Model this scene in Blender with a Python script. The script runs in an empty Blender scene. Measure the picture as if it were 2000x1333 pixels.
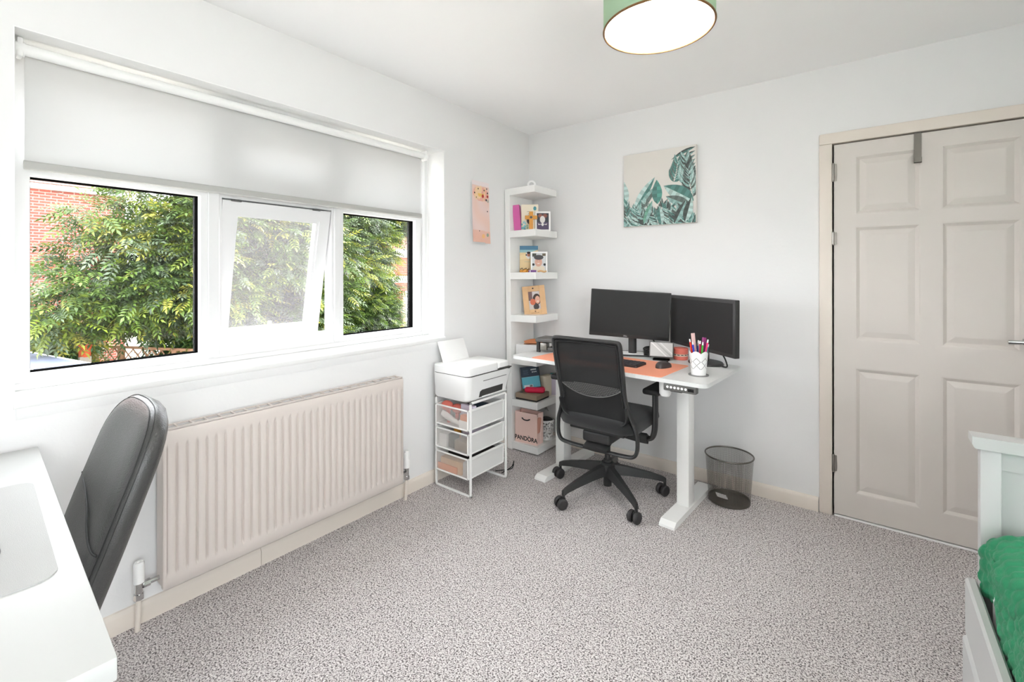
import bpy, bmesh, math, random
import numpy as np
from mathutils import Vector, Matrix
random.seed(7); rng = np.random.default_rng(11)
PI = math.pi
scene = bpy.context.scene
COL = scene.collection

# ---------------------------------------------------------------- camera, sky, sun, exposure
cam_d = bpy.data.cameras.new('camera'); cam = bpy.data.objects.new('camera', cam_d); COL.objects.link(cam)
cam.location = (2.140, -3.008, 1.294)
cam.rotation_euler = (PI/2, 0.0004, 0.6555)
cam_d.sensor_width = 36.0; cam_d.lens = 898.2/2000*36.0
cam_d.shift_y = -(666.5-535.4)/2000
cam_d.clip_start = 0.05; cam_d.clip_end = 200
scene.camera = cam

world = bpy.data.worlds.new('sky'); scene.world = world; world.use_nodes = True
bgn = world.node_tree.nodes['Background']
bgn.inputs['Color'].default_value = (0.935, 0.957, 1.0, 1)
bgn.inputs['Strength'].default_value = 6.6

sun_d = bpy.data.lights.new('sun', 'SUN'); sun = bpy.data.objects.new('sun', sun_d); COL.objects.link(sun)
sun_d.energy = 5.0; sun_d.angle = math.radians(4); sun_d.color = (1.0, 0.94, 0.84)
sun.rotation_euler = Vector((-0.002, -0.60, -0.80)).to_track_quat('-Z', 'Y').to_euler()
sun.location = (0, 8, 10)

# portal in the window opening (only guides sky sampling)
por_d = bpy.data.lights.new('window_portal', 'AREA'); por = bpy.data.objects.new('window_portal', por_d); COL.objects.link(por)
por_d.shape = 'RECTANGLE'; por_d.size = 1.19; por_d.size_y = 1.88; por_d.cycles.is_portal = True
por.location = (-0.33, -1.876, 1.489); por.rotation_euler = (0, -PI/2, 0)

LAMP_POWER = 9.0     # watts given off by the pendant bulb
# unseen window added in the right wall for even daylight: portal
F2 = (-4.18, -2.50, 0.45, 2.25)                        # y0, y1, z0, z1 of its opening in the right wall
po2_d = bpy.data.lights.new('fill_window_portal', 'AREA'); po2 = bpy.data.objects.new('fill_window_portal', po2_d); COL.objects.link(po2)
po2_d.shape = 'RECTANGLE'; po2_d.size = F2[1]-F2[0]; po2_d.size_y = F2[3]-F2[2]; po2_d.cycles.is_portal = True
po2.location = (3.54, (F2[0]+F2[1])/2, (F2[2]+F2[3])/2); po2.rotation_euler = (PI/2, 0, PI/2)
vs = scene.view_settings
vs.view_transform = 'Standard'; vs.look = 'None'; vs.gamma = 1.0; vs.use_curve_mapping = False
vs.exposure = 1.04
try:
    scene.cycles.max_bounces = 14; scene.cycles.diffuse_bounces = 8; scene.cycles.transparent_max_bounces = 24
    scene.cycles.transmission_bounces = 8
except Exception: pass

# ---------------------------------------------------------------- helpers
def S(r, g=None, b=None):
    if g is None: g = b = r
    out = []
    for c in (r, g, b):
        c = c/255.0
        out.append(c/12.92 if c <= 0.04045 else ((c+0.055)/1.055)**2.4)
    return tuple(out)

MATS = {}
def mat(name, col, rough=0.5, metal=0.0, bump=0.0, bscale=200.0, var=0.0, vscale=20.0, spec=0.5, coat=0.0, sheen=0.0, alpha=None):
    m = bpy.data.materials.new(name); m.use_nodes = True
    nt = m.node_tree; b = nt.nodes['Principled BSDF']
    b.inputs['Base Color'].default_value = (*col, 1); b.inputs['Roughness'].default_value = rough
    b.inputs['Metallic'].default_value = metal; b.inputs['Specular IOR Level'].default_value = spec
    b.inputs['Coat Weight'].default_value = coat; b.inputs['Sheen Weight'].default_value = sheen
    tc = nt.nodes.new('ShaderNodeTexCoord')
    if var > 0:
        n = nt.nodes.new('ShaderNodeTexNoise'); n.inputs['Scale'].default_value = vscale; n.inputs['Detail'].default_value = 4
        nt.links.new(tc.outputs['Object'], n.inputs['Vector'])
        r = nt.nodes.new('ShaderNodeMapRange'); r.inputs['To Min'].default_value = 1-var; r.inputs['To Max'].default_value = 1+var
        nt.links.new(n.outputs['Fac'], r.inputs['Value'])
        mx = nt.nodes.new('ShaderNodeVectorMath'); mx.operation = 'SCALE'
        mx.inputs[0].default_value = col; nt.links.new(r.outputs['Result'], mx.inputs['Scale'])
        nt.links.new(mx.outputs['Vector'], b.inputs['Base Color'])
    if bump > 0:
        n2 = nt.nodes.new('ShaderNodeTexNoise'); n2.inputs['Scale'].default_value = bscale; n2.inputs['Detail'].default_value = 3
        nt.links.new(tc.outputs['Object'], n2.inputs['Vector'])
        bp = nt.nodes.new('ShaderNodeBump'); bp.inputs['Strength'].default_value = bump; bp.inputs['Distance'].default_value = 0.004
        nt.links.new(n2.outputs['Fac'], bp.inputs['Height']); nt.links.new(bp.outputs['Normal'], b.inputs['Normal'])
    if alpha is not None:
        b.inputs['Alpha'].default_value = alpha
    MATS[name] = m
    return m

def mix_mat(name, parts):
    """parts: list of (kind, colour, weight, roughness) blended by weight"""
    m = bpy.data.materials.new(name); m.use_nodes = True; nt = m.node_tree
    for n in list(nt.nodes):
        if n.type != 'OUTPUT_MATERIAL': nt.nodes.remove(n)
    out = [n for n in nt.nodes if n.type == 'OUTPUT_MATERIAL'][0]
    prev, tot = None, 0.0
    for kind, col, w, rough in parts:
        n = nt.nodes.new({'diffuse': 'ShaderNodeBsdfDiffuse', 'translucent': 'ShaderNodeBsdfTranslucent',
                          'transparent': 'ShaderNodeBsdfTransparent', 'glossy': 'ShaderNodeBsdfGlossy'}[kind])
        n.inputs['Color'].default_value = (*col, 1)
        if 'Roughness' in n.inputs and kind == 'glossy': n.inputs['Roughness'].default_value = rough
        tot += w
        if prev is None: prev = n.outputs[0]
        else:
            mx = nt.nodes.new('ShaderNodeMixShader'); mx.inputs[0].default_value = w/tot
            nt.links.new(prev, mx.inputs[1]); nt.links.new(n.outputs[0], mx.inputs[2]); prev = mx.outputs[0]
    nt.links.new(prev, out.inputs['Surface'])
    MATS[name] = m
    return m

def vcol_mat(name, rough=0.6, trans=0.0):
    m = bpy.data.materials.new(name); m.use_nodes = True; nt = m.node_tree
    b = nt.nodes['Principled BSDF']; b.inputs['Roughness'].default_value = rough
    a = nt.nodes.new('ShaderNodeVertexColor'); a.layer_name = 'Col'
    nt.links.new(a.outputs['Color'], b.inputs['Base Color'])
    if trans > 0:
        t = nt.nodes.new('ShaderNodeBsdfTranslucent'); nt.links.new(a.outputs['Color'], t.inputs['Color'])
        mx = nt.nodes.new('ShaderNodeMixShader'); mx.inputs[0].default_value = trans
        out = [n for n in nt.nodes if n.type == 'OUTPUT_MATERIAL'][0]
        nt.links.new(b.outputs[0], mx.inputs[1]); nt.links.new(t.outputs[0], mx.inputs[2]); nt.links.new(mx.outputs[0], out.inputs['Surface'])
    MATS[name] = m
    return m

class MB:
    """collects shapes; build() links them as one mesh object"""
    def __init__(s): s.v = []; s.f = []; s.c = []; s.col = None
    def add(s, vs, fs):
        o = len(s.v); s.v += [tuple(v) for v in vs]; s.f += [tuple(i+o for i in f) for f in fs]
        s.c += [s.col]*len(fs)
        return s
    def box(s, lo, hi, bev=0.0, seg=2, M=None):
        lo, hi = Vector(lo), Vector(hi)
        if bev <= 0:
            vs = [Vector((x, y, z)) for x in (lo.x, hi.x) for y in (lo.y, hi.y) for z in (lo.z, hi.z)]
            fs = [(0,1,3,2), (4,6,7,5), (0,4,5,1), (2,3,7,6), (0,2,6,4), (1,5,7,3)]
        else:
            bm = bmesh.new(); bmesh.ops.create_cube(bm, size=1.0)
            for v in bm.verts:
                v.co = Vector(((lo.x+hi.x)/2 + v.co.x*(hi.x-lo.x), (lo.y+hi.y)/2 + v.co.y*(hi.y-lo.y), (lo.z+hi.z)/2 + v.co.z*(hi.z-lo.z)))
            bmesh.ops.bevel(bm, geom=bm.edges[:], offset=bev, segments=seg, affect='EDGES', profile=0.5)
            bm.verts.index_update(); vs = [v.co.copy() for v in bm.verts]; fs = [[v.index for v in f.verts] for f in bm.faces]; bm.free()
        if M is not None: vs = [M @ v for v in vs]
        return s.add(vs, fs)
    def cyl(s, p0, p1, r0, r1=None, n=20, caps=True, M=None):
        if r1 is None: r1 = r0
        p0, p1 = Vector(p0), Vector(p1); d = (p1-p0).normalized()
        a = d.orthogonal().normalized(); b = d.cross(a)
        vs = []
        for p, r in ((p0, r0), (p1, r1)):
            for i in range(n):
                t = 2*PI*i/n; vs.append(p + r*(math.cos(t)*a + math.sin(t)*b))
        fs = [(i, (i+1) % n, n+(i+1) % n, n+i) for i in range(n)]
        if caps: fs += [tuple(range(n-1, -1, -1)), tuple(range(n, 2*n))]
        if M is not None: vs = [M @ v for v in vs]
        return s.add(vs, fs)
    def tube(s, path, a, b=None, n=10, closed=False, up=(0,0,1), caps=True):
        """a: half size sideways (float or list), b: half size along 'up'"""
        P = [Vector(p) for p in path]; N = len(P); vs = []; up = Vector(up)
        A = a if isinstance(a, (list, tuple)) else [a]*N
        B = A if b is None else (b if isinstance(b, (list, tuple)) else [b]*N)
        for i in range(N):
            q0 = P[i-1] if (i > 0 or closed) else P[i]; q1 = P[(i+1) % N] if (i < N-1 or closed) else P[i]
            t = (q1-q0).normalized()
            u = up if abs(t.dot(up)) < 0.98 else (Vector((1,0,0)) if abs(up.x) < 0.9 else Vector((0,1,0)))
            sd = u.cross(t).normalized(); nr = t.cross(sd)
            for k in range(n):
                w = 2*PI*k/n; vs.append(P[i] + A[i]*math.cos(w)*sd + B[i]*math.sin(w)*nr)
        fs = []
        for i in range(N if closed else N-1):
            j = (i+1) % N
            for k in range(n): fs.append((i*n+k, i*n+(k+1) % n, j*n+(k+1) % n, j*n+k))
        if caps and not closed: fs += [tuple(range(n-1, -1, -1)), tuple((N-1)*n+k for k in range(n))]
        return s.add(vs, fs)
    def lathe(s, prof, n=32, c=(0,0,0), M=None):
        vs = []; c = Vector(c)
        for r, z in prof:
            for k in range(n):
                t = 2*PI*k/n; vs.append(c+Vector((r*math.cos(t), r*math.sin(t), z)))
        fs = [(i*n+k, i*n+(k+1) % n, (i+1)*n+(k+1) % n, (i+1)*n+k) for i in range(len(prof)-1) for k in range(n)]
        if M is not None: vs = [M @ v for v in vs]
        return s.add(vs, fs)
    def prism(s, poly, axis, lo, hi, M=None):
        """2D polygon extruded along axis (0,1,2)"""
        def p(a, b, h): return Vector({0: (h, a, b), 1: (a, h, b), 2: (a, b, h)}[axis])
        n = len(poly)
        vs = [p(a, b, lo) for a, b in poly] + [p(a, b, hi) for a, b in poly]
        fs = [tuple(range(n-1, -1, -1)), tuple(range(n, 2*n))] + [(i, (i+1) % n, n+(i+1) % n, n+i) for i in range(n)]
        if M is not None: vs = [M @ v for v in vs]
        return s.add(vs, fs)
    def grid(s, fn, nu, nv):
        vs = [fn(i/nu, j/nv) for i in range(nu+1) for j in range(nv+1)]
        fs = [(i*(nv+1)+j, (i+1)*(nv+1)+j, (i+1)*(nv+1)+j+1, i*(nv+1)+j+1) for i in range(nu) for j in range(nv)]
        return s.add(vs, fs)
    def poly(s, pts): return s.add(pts, [tuple(range(len(pts)))])
    def sphere(s, c, r, n=16, sc=(1,1,1), M=None):
        c = Vector(c); prof = []
        vs = []; m = n//2
        for i in range(m+1):
            ph = PI*i/m
            for k in range(n):
                t = 2*PI*k/n; vs.append(c+Vector((r*sc[0]*math.sin(ph)*math.cos(t), r*sc[1]*math.sin(ph)*math.sin(t), -r*sc[2]*math.cos(ph))))
        fs = [(i*n+k, i*n+(k+1) % n, (i+1)*n+(k+1) % n, (i+1)*n+k) for i in range(m) for k in range(n)]
        if M is not None: vs = [M @ v for v in vs]
        return s.add(vs, fs)
    def build(s, name, m, parent=None, smooth=35, kind=None, loc=None, fixn=True):
        me = bpy.data.meshes.new(name); me.from_pydata([tuple(v) for v in s.v], [], s.f)
        if fixn:
            bm = bmesh.new(); bm.from_mesh(me); bmesh.ops.recalc_face_normals(bm, faces=bm.faces[:]); bm.to_mesh(me); bm.free()
        if any(c is not None for c in s.c):
            at = me.color_attributes.new('Col', 'FLOAT_COLOR', 'CORNER')
            arr = []
            for pl, c in zip(me.polygons, s.c):
                c = c or (1,1,1)
                arr += [c[0], c[1], c[2], 1.0]*pl.loop_total
            at.data.foreach_set('color', arr)
        if smooth:
            me.polygons.foreach_set('use_smooth', [True]*len(me.polygons))
            me.set_sharp_from_angle(angle=math.radians(smooth))
        me.materials.append(MATS[m] if isinstance(m, str) else m)
        o = bpy.data.objects.new(name, me); COL.objects.link(o)
        if parent: o.parent = parent
        if loc: o.location = loc
        if kind: o['kind'] = kind
        return o

def tag(o, label, cat, group=None):
    o['label'] = label; o['category'] = cat
    if group: o['group'] = group
    return o
def thing(name, loc, label, cat, rz=0.0, group=None, rot=None):
    o = bpy.data.objects.new(name, None); COL.objects.link(o); o.location = loc
    o.rotation_euler = rot if rot else (0, 0, rz); o.empty_display_size = 0.1
    return tag(o, label, cat, group)
def struct(o): o['kind'] = 'structure'; return o
def sempty(name, loc=(0,0,0)):
    o = bpy.data.objects.new(name, None); COL.objects.link(o); o.location = loc; o['kind'] = 'structure'; return o
def text(name, s, size, M, m, parent, ext=0.0004, sx=1.0, bold=0.0):
    cu = bpy.data.curves.new(name, 'FONT'); cu.body = s; cu.size = size; cu.extrude = ext; cu.offset = bold; cu.align_x = 'CENTER'; cu.align_y = 'CENTER'
    t = bpy.data.objects.new(name, cu); COL.objects.link(t)
    bpy.context.view_layer.update()
    me = bpy.data.meshes.new_from_object(t.evaluated_get(bpy.context.evaluated_depsgraph_get()))
    bpy.data.objects.remove(t); bpy.data.curves.remove(cu)
    me.transform(Matrix.Diagonal((sx, 1, 1, 1))); me.transform(M); me.materials.clear(); me.materials.append(MATS[m])
    o = bpy.data.objects.new(name, me); COL.objects.link(o); o.parent = parent
    return o
def dup(root):
    r = root.copy(); COL.objects.link(r)
    for ch in list(root.children):
        c = ch.copy(); COL.objects.link(c); c.parent = r
        for g in list(ch.children):
            d = g.copy(); COL.objects.link(d); d.parent = c
    return r
T = Matrix.Translation
def R(a, ax): return Matrix.Rotation(a, 4, ax)
def smoothpath(pts, n=6, closed=False):
    P = [Vector(p) for p in pts]; out = []; N = len(P)
    rngi = range(N if closed else N-1)
    for i in rngi:
        p0 = P[i-1] if (i > 0 or closed) else P[i]; p1 = P[i]; p2 = P[(i+1) % N]; p3 = P[(i+2) % N] if (i+2 < N or closed) else P[(i+1) % N]
        for k in range(n):
            t = k/n
            out.append(0.5*((2*p1)+(-p0+p2)*t+(2*p0-5*p1+4*p2-p3)*t*t+(-p0+3*p1-3*p2+p3)*t**3))
    if not closed: out.append(P[-1])
    return out
def rrect(x0, y0, x1, y1, r, n=5):
    out = []
    for cx, cy, a0 in ((x1-r, y1-r, 0), (x0+r, y1-r, PI/2), (x0+r, y0+r, PI), (x1-r, y0+r, 1.5*PI)):
        for k in range(n+1):
            a = a0+PI/2*k/n; out.append((cx+r*math.cos(a), cy+r*math.sin(a)))
    return out

# ---------------------------------------------------------------- materials
mat('wall_paint', S(231,231,231), 0.85, bump=0.12, bscale=60, spec=0.2)
mat('ceiling_paint', S(247,247,247), 0.9, bump=0.08, bscale=40, spec=0.1)
mat('cream_gloss', S(226,217,207), 0.38, var=0.02, vscale=6)
mat('door_paint', S(213,207,201), 0.42, var=0.025, vscale=5)
mat('upvc', S(222,222,222), 0.3)
mat('sill_paint', S(238,238,237), 0.4)
mat('gasket', S(10,10,10), 1.0, spec=0.0)
mat('radiator_paint', S(210,201,195), 0.4)
mat('chrome', S(215), 0.15, metal=1.0)
mat('steel', S(150,146,140), 0.35, metal=1.0)
mat('dark_steel', S(120,116,110), 0.4, metal=1.0)
mat('white_plastic', S(240,240,239), 0.4)
mat('white_lacquer', S(238,238,236), 0.35)
mat('white_metal', S(240,240,238), 0.4)
mat('black_plastic', S(44,44,44), 0.45, bump=0.1, bscale=900)
mat('black_rubber', S(22,22,22), 0.6)
mat('black_gloss', S(18,18,19), 0.2)
mat('charcoal_fabric', S(24,24,25), 0.9, bump=0.5, bscale=900, sheen=0.2)
mat('screen_off', S(40,40,40), 0.45, spec=0.25)
mat('dark_slot', S(58,57,55), 0.8)
mat('grey_plastic', S(92,91,89), 0.5)
mat('keycap', S(58,56,60), 0.55)
mat('keyboard_body', S(48,46,47), 0.5)
mat('mouse_shell', S(62,56,57), 0.4)
mat('coral_mat', S(240,160,130), 0.75, bump=0.15, bscale=900)
mat('coral', S(226,120,105), 0.5)
mat('paper_white', S(240,240,240), 0.8)
mat('paper_grey', S(206,206,206), 0.7)
mat('orange_paper', S(232,150,100), 0.7)
mat('wood_light', S(214,174,128), 0.5, var=0.18, vscale=14)
mat('wood_cross', S(214,150,62), 0.5, var=0.12, vscale=30)
mat('green_plush', S(10,128,84), 0.6, bump=0.3, bscale=160, sheen=0.12, var=0.18, vscale=22)
mat('bed_white', S(190,191,190), 0.4)
mat('leather', S(62,62,61), 0.30, bump=0.35, bscale=320, var=0.08, vscale=9)
mat('leather_seam', S(40,40,40), 0.6)
mat('desk_white', S(218,219,218), 0.42)
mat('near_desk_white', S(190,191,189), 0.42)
mat('desk_mat_grey', S(172,172,170), 0.5, bump=0.2, bscale=700)
mat('pink_bag', S(240,208,198), 0.7)
mat('pink_inside', S(222,160,140), 0.7)
mat('black_print', S(16,16,16), 0.6)
mat('magenta', S(204,92,160), 0.4)
mat('cream_card', S(238,230,208), 0.6)
mat('navy_card', S(30,48,66), 0.5)
mat('teal_card', S(70,160,180), 0.5)
mat('red_pouch', S(216,24,72), 0.6)
mat('brown_box', S(150,132,112), 0.6)
mat('dark_box', S(36,30,30), 0.6)
mat('lilac', S(214,206,222), 0.6)
mat('teal_dark', S(66,140,138), 0.6)
mat('purple', S(112,62,130), 0.4)
mat('canvas', S(222,218,212), 0.85, bump=0.2, bscale=700)
mat('brass', S(190,140,80), 0.35, metal=1.0)
mat('gold_rim', S(112,78,40), 0.6)
mat('roof_membrane', S(92,98,118), 0.8, var=0.1, vscale=3)
mat('trellis_wood', S(160,124,98), 0.8, var=0.15, vscale=8)
mat('bark', S(96,82,66), 0.9, var=0.3, vscale=10)
mat('terracotta', S(176,74,38), 0.8, var=0.15, vscale=10)
mat('stone_coping', S(150,145,138), 0.9, var=0.15, vscale=6)
mat('paving', S(176,170,160), 0.9, var=0.1, vscale=2)
mat('gate_paint', S(215,215,210), 0.7, var=0.05, vscale=5)
vcol_mat('print', 0.65)
vcol_mat('leaf_mat', 0.45, trans=0.3)

# glass: thin, clear, with a faint reflection
mix_mat('glass', [('transparent', (0.97, 0.98, 0.975), 0.97, 0), ('glossy', (1,1,1), 0.03, 0.02)])
mix_mat('glare_haze_glass', [('transparent', (0.93, 0.92, 0.93), 0.89, 0), ('translucent', (0.9, 0.87, 0.9), 0.03, 0), ('diffuse', (0.7, 0.7, 0.7), 0.03, 0), ('glossy', (1,1,1), 0.02, 0.03)])  # second mix: glare haze put into the sash glass colour
mix_mat('blind_fabric', [('translucent', (0.93, 0.93, 0.92), 0.20, 0), ('diffuse', (0.66, 0.66, 0.655), 0.77, 0), ('transparent', (1,1,1), 0.03, 0)])
mix_mat('chair_mesh', [('diffuse', S(50,50,50), 0.93, 0), ('transparent', (1,1,1), 0.03, 0), ('glossy', S(70), 0.04, 0.5)])
mix_mat('clear_plastic', [('transparent', (0.97,0.96,0.95), 0.80, 0), ('diffuse', (0.85,0.84,0.83), 0.16, 0), ('glossy', (1,1,1), 0.04, 0.1)])
mix_mat('drawer_mesh', [('diffuse', S(238,238,236), 0.80, 0), ('transparent', (1,1,1), 0.20, 0)])
mix_mat('coaster_glass', [('transparent', (0.8,0.8,0.8), 0.6, 0), ('glossy', (1,1,1), 0.15, 0.05), ('diffuse', S(190), 0.25, 0)])
mix_mat('shade_outer', [('diffuse', S(156,182,156), 0.985, 0), ('translucent', S(200,200,120), 0.012, 0)])
mix_mat('shade_inner', [('diffuse', S(250,249,246), 0.95, 0), ('translucent', S(246,240,220), 0.05, 0)])
mix_mat('film_bag', [('transparent', (0.9,0.9,0.9), 0.55, 0), ('diffuse', S(170), 0.35, 0), ('glossy', (1,1,1), 0.1, 0.2)])

def carpet_material():
    m = bpy.data.materials.new('carpet'); m.use_nodes = True; nt = m.node_tree; b = nt.nodes['Principled BSDF']
    tc = nt.nodes.new('ShaderNodeTexCoord')
    n1 = nt.nodes.new('ShaderNodeTexNoise'); n1.inputs['Scale'].default_value = 185; n1.inputs['Detail'].default_value = 4; n1.inputs['Distortion'].default_value = 0.3
    n2 = nt.nodes.new('ShaderNodeTexVoronoi'); n2.inputs['Scale'].default_value = 240
    n3 = nt.nodes.new('ShaderNodeTexNoise'); n3.inputs['Scale'].default_value = 2.2; n3.inputs['Detail'].default_value = 2
    for n in (n1, n2, n3): nt.links.new(tc.outputs['Object'], n.inputs['Vector'])
    ad = nt.nodes.new('ShaderNodeMath'); ad.operation = 'MULTIPLY_ADD'
    nt.links.new(n2.outputs['Distance'], ad.inputs[0]); ad.inputs[1].default_value = -0.22; nt.links.new(n1.outputs['Fac'], ad.inputs[2])
    cr = nt.nodes.new('ShaderNodeValToRGB')
    cr.color_ramp.elements[0].position = 0.26; cr.color_ramp.elements[0].color = (*S(104,97,97), 1)
    cr.color_ramp.elements[1].position = 0.62; cr.color_ramp.elements[1].color = (*S(250,246,244), 1)
    e = cr.color_ramp.elements.new(0.40); e.color = (*S(212,206,205), 1)
    nt.links.new(ad.outputs[0], cr.inputs[0])
    mr = nt.nodes.new('ShaderNodeMapRange'); mr.inputs['To Min'].default_value = 0.94; mr.inputs['To Max'].default_value = 1.06
    nt.links.new(n3.outputs['Fac'], mr.inputs['Value'])
    sc = nt.nodes.new('ShaderNodeVectorMath'); sc.operation = 'SCALE'
    nt.links.new(cr.outputs['Color'], sc.inputs[0]); nt.links.new(mr.outputs['Result'], sc.inputs['Scale'])
    nt.links.new(sc.outputs['Vector'], b.inputs['Base Color'])
    b.inputs['Roughness'].default_value = 0.95; b.inputs['Specular IOR Level'].default_value = 0.1
    bp = nt.nodes.new('ShaderNodeBump'); bp.inputs['Strength'].default_value = 0.7; bp.inputs['Distance'].default_value = 0.008
    nt.links.new(n1.outputs['Fac'], bp.inputs['Height']); nt.links.new(bp.outputs['Normal'], b.inputs['Normal'])
    MATS['carpet'] = m
carpet_material()

def brick_material():
    m = bpy.data.materials.new('far_brick'); m.use_nodes = True; nt = m.node_tree; b = nt.nodes['Principled BSDF']
    tc = nt.nodes.new('ShaderNodeTexCoord'); mp = nt.nodes.new('ShaderNodeMapping'); mp.inputs['Rotation'].default_value = (PI/2, 0, PI/2)
    sp = nt.nodes.new('ShaderNodeSeparateXYZ'); cb = nt.nodes.new('ShaderNodeCombineXYZ')
    nt.links.new(tc.outputs['Object'], sp.inputs[0]); nt.links.new(sp.outputs['Y'], cb.inputs['X']); nt.links.new(sp.outputs['Z'], cb.inputs['Y'])
    br = nt.nodes.new('ShaderNodeTexBrick'); br.inputs['Scale'].default_value = 1.0
    br.inputs['Brick Width'].default_value = 0.225; br.inputs['Row Height'].default_value = 0.075; br.inputs['Mortar Size'].default_value = 0.008
    br.inputs['Color1'].default_value = (*S(136,64,50), 1); br.inputs['Color2'].default_value = (*S(112,54,44), 1); br.inputs['Mortar'].default_value = (*S(140,128,120), 1)
    nt.links.new(cb.outputs[0], br.inputs['Vector']); nt.links.new(br.outputs['Color'], b.inputs['Base Color'])
    b.inputs['Roughness'].default_value = 0.9
    MATS['far_brick'] = m
brick_material()
mat('brick', S(140,72,54), 0.9, var=0.2, vscale=15)
mat('mortar', S(140,132,124), 0.95)
mat('roof_tile', S(118,88,80), 0.9, var=0.15, vscale=6)

def bulb_material():
    m = bpy.data.materials.new('bulb_glow'); m.use_nodes = True; nt = m.node_tree
    b = nt.nodes['Principled BSDF']; r = 0.042
    b.inputs['Emission Color'].default_value = (1.0, 0.945, 0.93, 1)
    b.inputs['Emission Strength'].default_value = LAMP_POWER/(PI*4*PI*r*r)
    MATS['bulb_glow'] = m
bulb_material()

# ================================================================ THE SETTING
H = 2.41; XR = 3.33; YB = -4.3
WY0, WY1, WZ0, WZ1 = -2.816, -0.935, 0.894, 2.084     # window opening
struct(MB().box((-0.02, YB-0.02, -0.12), (XR+0.02, 0.13, 0.0)).build('floor', 'carpet', smooth=0))
struct(MB().box((-0.32, YB-0.2, H), (XR+0.2, 0.2, H+0.25)).build('ceiling', 'ceiling_paint', smooth=0))
b = MB(); b.box((-0.32, YB-0.2, -0.12), (0, 0.2, WZ0-0.03)); b.box((-0.32, YB-0.2, WZ1), (0, 0.2, H))
b.box((-0.32, YB-0.2, WZ0-0.03), (0, WY0, WZ1)); b.box((-0.32, WY1, WZ0-0.03), (0, 0.2, WZ1))
struct(b.build('wall_left', 'wall_paint', smooth=0))
DX0, DX1, DZ = 1.996, 2.782, 1.992                     # door opening
b = MB(); b.box((0, 0, -0.12), (DX0, 0.16, H)); b.box((DX0, 0, DZ), (DX1, 0.16, H)); b.box((DX1, 0, -0.12), (XR+0.2, 0.16, H))
b.box((DX0, 0.13, -0.12), (DX1, 0.16, DZ))
struct(b.build('wall_back', 'wall_paint', smooth=0))
b = MB(); b.box((XR, YB-0.2, -0.12), (XR+0.2, F2[0], H)); b.box((XR, F2[1], -0.12), (XR+0.2, 0.0, H)); b.box((XR, F2[0], -0.12), (XR+0.2, F2[1], F2[2])); b.box((XR, F2[0], F2[3]), (XR+0.2, F2[1], H))
struct(b.build('wall_right', 'wall_paint', smooth=0))
struct(MB().box((0, YB-0.2, -0.12), (XR, YB, H)).build('wall_front', 'wall_paint', smooth=0))
w2 = sempty('added_fill_window')  # out of view, added to brighten the room
b = MB(); ym = (F2[0]+F2[1])/2
for y0, y1 in ((F2[0], F2[0]+0.06), (ym-0.035, ym+0.035), (F2[1]-0.06, F2[1])): b.box((XR+0.08, y0, F2[2]), (XR+0.15, y1, F2[3]))
for y0, y1 in ((F2[0]+0.06, ym-0.035), (ym+0.035, F2[1]-0.06)):
    for z0, z1 in ((F2[2], F2[2]+0.06), (F2[3]-0.06, F2[3])): b.box((XR+0.08, y0, z0), (XR+0.15, y1, z1))
b.build('window_frame', 'upvc', w2, smooth=0)
for y0, y1 in ((F2[0]+0.06, ym-0.035), (ym+0.035, F2[1]-0.06)): MB().box((XR+0.113, y0, F2[2]+0.06), (XR+0.117, y1, F2[3]-0.06)).build('pane', 'glass', w2, smooth=0)

def skirt_profile(): return [(0, 0), (0.016, 0), (0.016, 0.058), (0.013, 0.066), (0.007, 0.074), (0, 0.076)]
bb = sempty('baseboard_left')
for y0, y1 in ((YB, -2.07), (-2.068, 0.0)):
    MB().prism(skirt_profile(), 1, y0, y1).build('board', 'cream_gloss', bb, smooth=30)
bb2 = sempty('baseboard_back')
MB().prism([(-a, z) for a, z in skirt_profile()], 0, 0.016, 1.936).build('board', 'cream_gloss', bb2, smooth=30)
MB().prism([(-a, z) for a, z in skirt_profile()], 0, 2.842, XR).build('board', 'cream_gloss', bb2, smooth=30)

# window sill (board with rounded nose over the plaster)
b = MB(); b.prism([(-0.235, WZ0-0.03), (0.006, WZ0-0.03), (0.012, WZ0-0.022), (0.012, WZ0-0.006), (0.006, WZ0), (-0.235, WZ0)], 1, WY0, WY1)
struct(b.build('trim_1', 'sill_paint', smooth=40))
# bevelled plaster band under the sill
b = MB(); b.prism([(-0.01, WZ0-0.065), (0.0015, WZ0-0.065), (0.008, WZ0-0.032), (0.008, WZ0-0.029), (-0.01, WZ0-0.029)], 1, WY0+0.005, WY1-0.02)
struct(b.build('trim_2', 'wall_paint', smooth=40))

# added reveal lining, daylight on the reveal put into its whiter colour
rv = MB(); rv.box((-0.30, WY0, WZ0+0.0005), (-0.0005, WY0+0.003, WZ1-0.003)); rv.box((-0.30, WY1-0.003, WZ0+0.0005), (-0.0005, WY1, WZ1-0.003)); rv.box((-0.30, WY0, WZ1-0.003), (-0.0005, WY1, WZ1))
struct(rv.build('trim_3', 'sill_paint', smooth=0))

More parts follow.
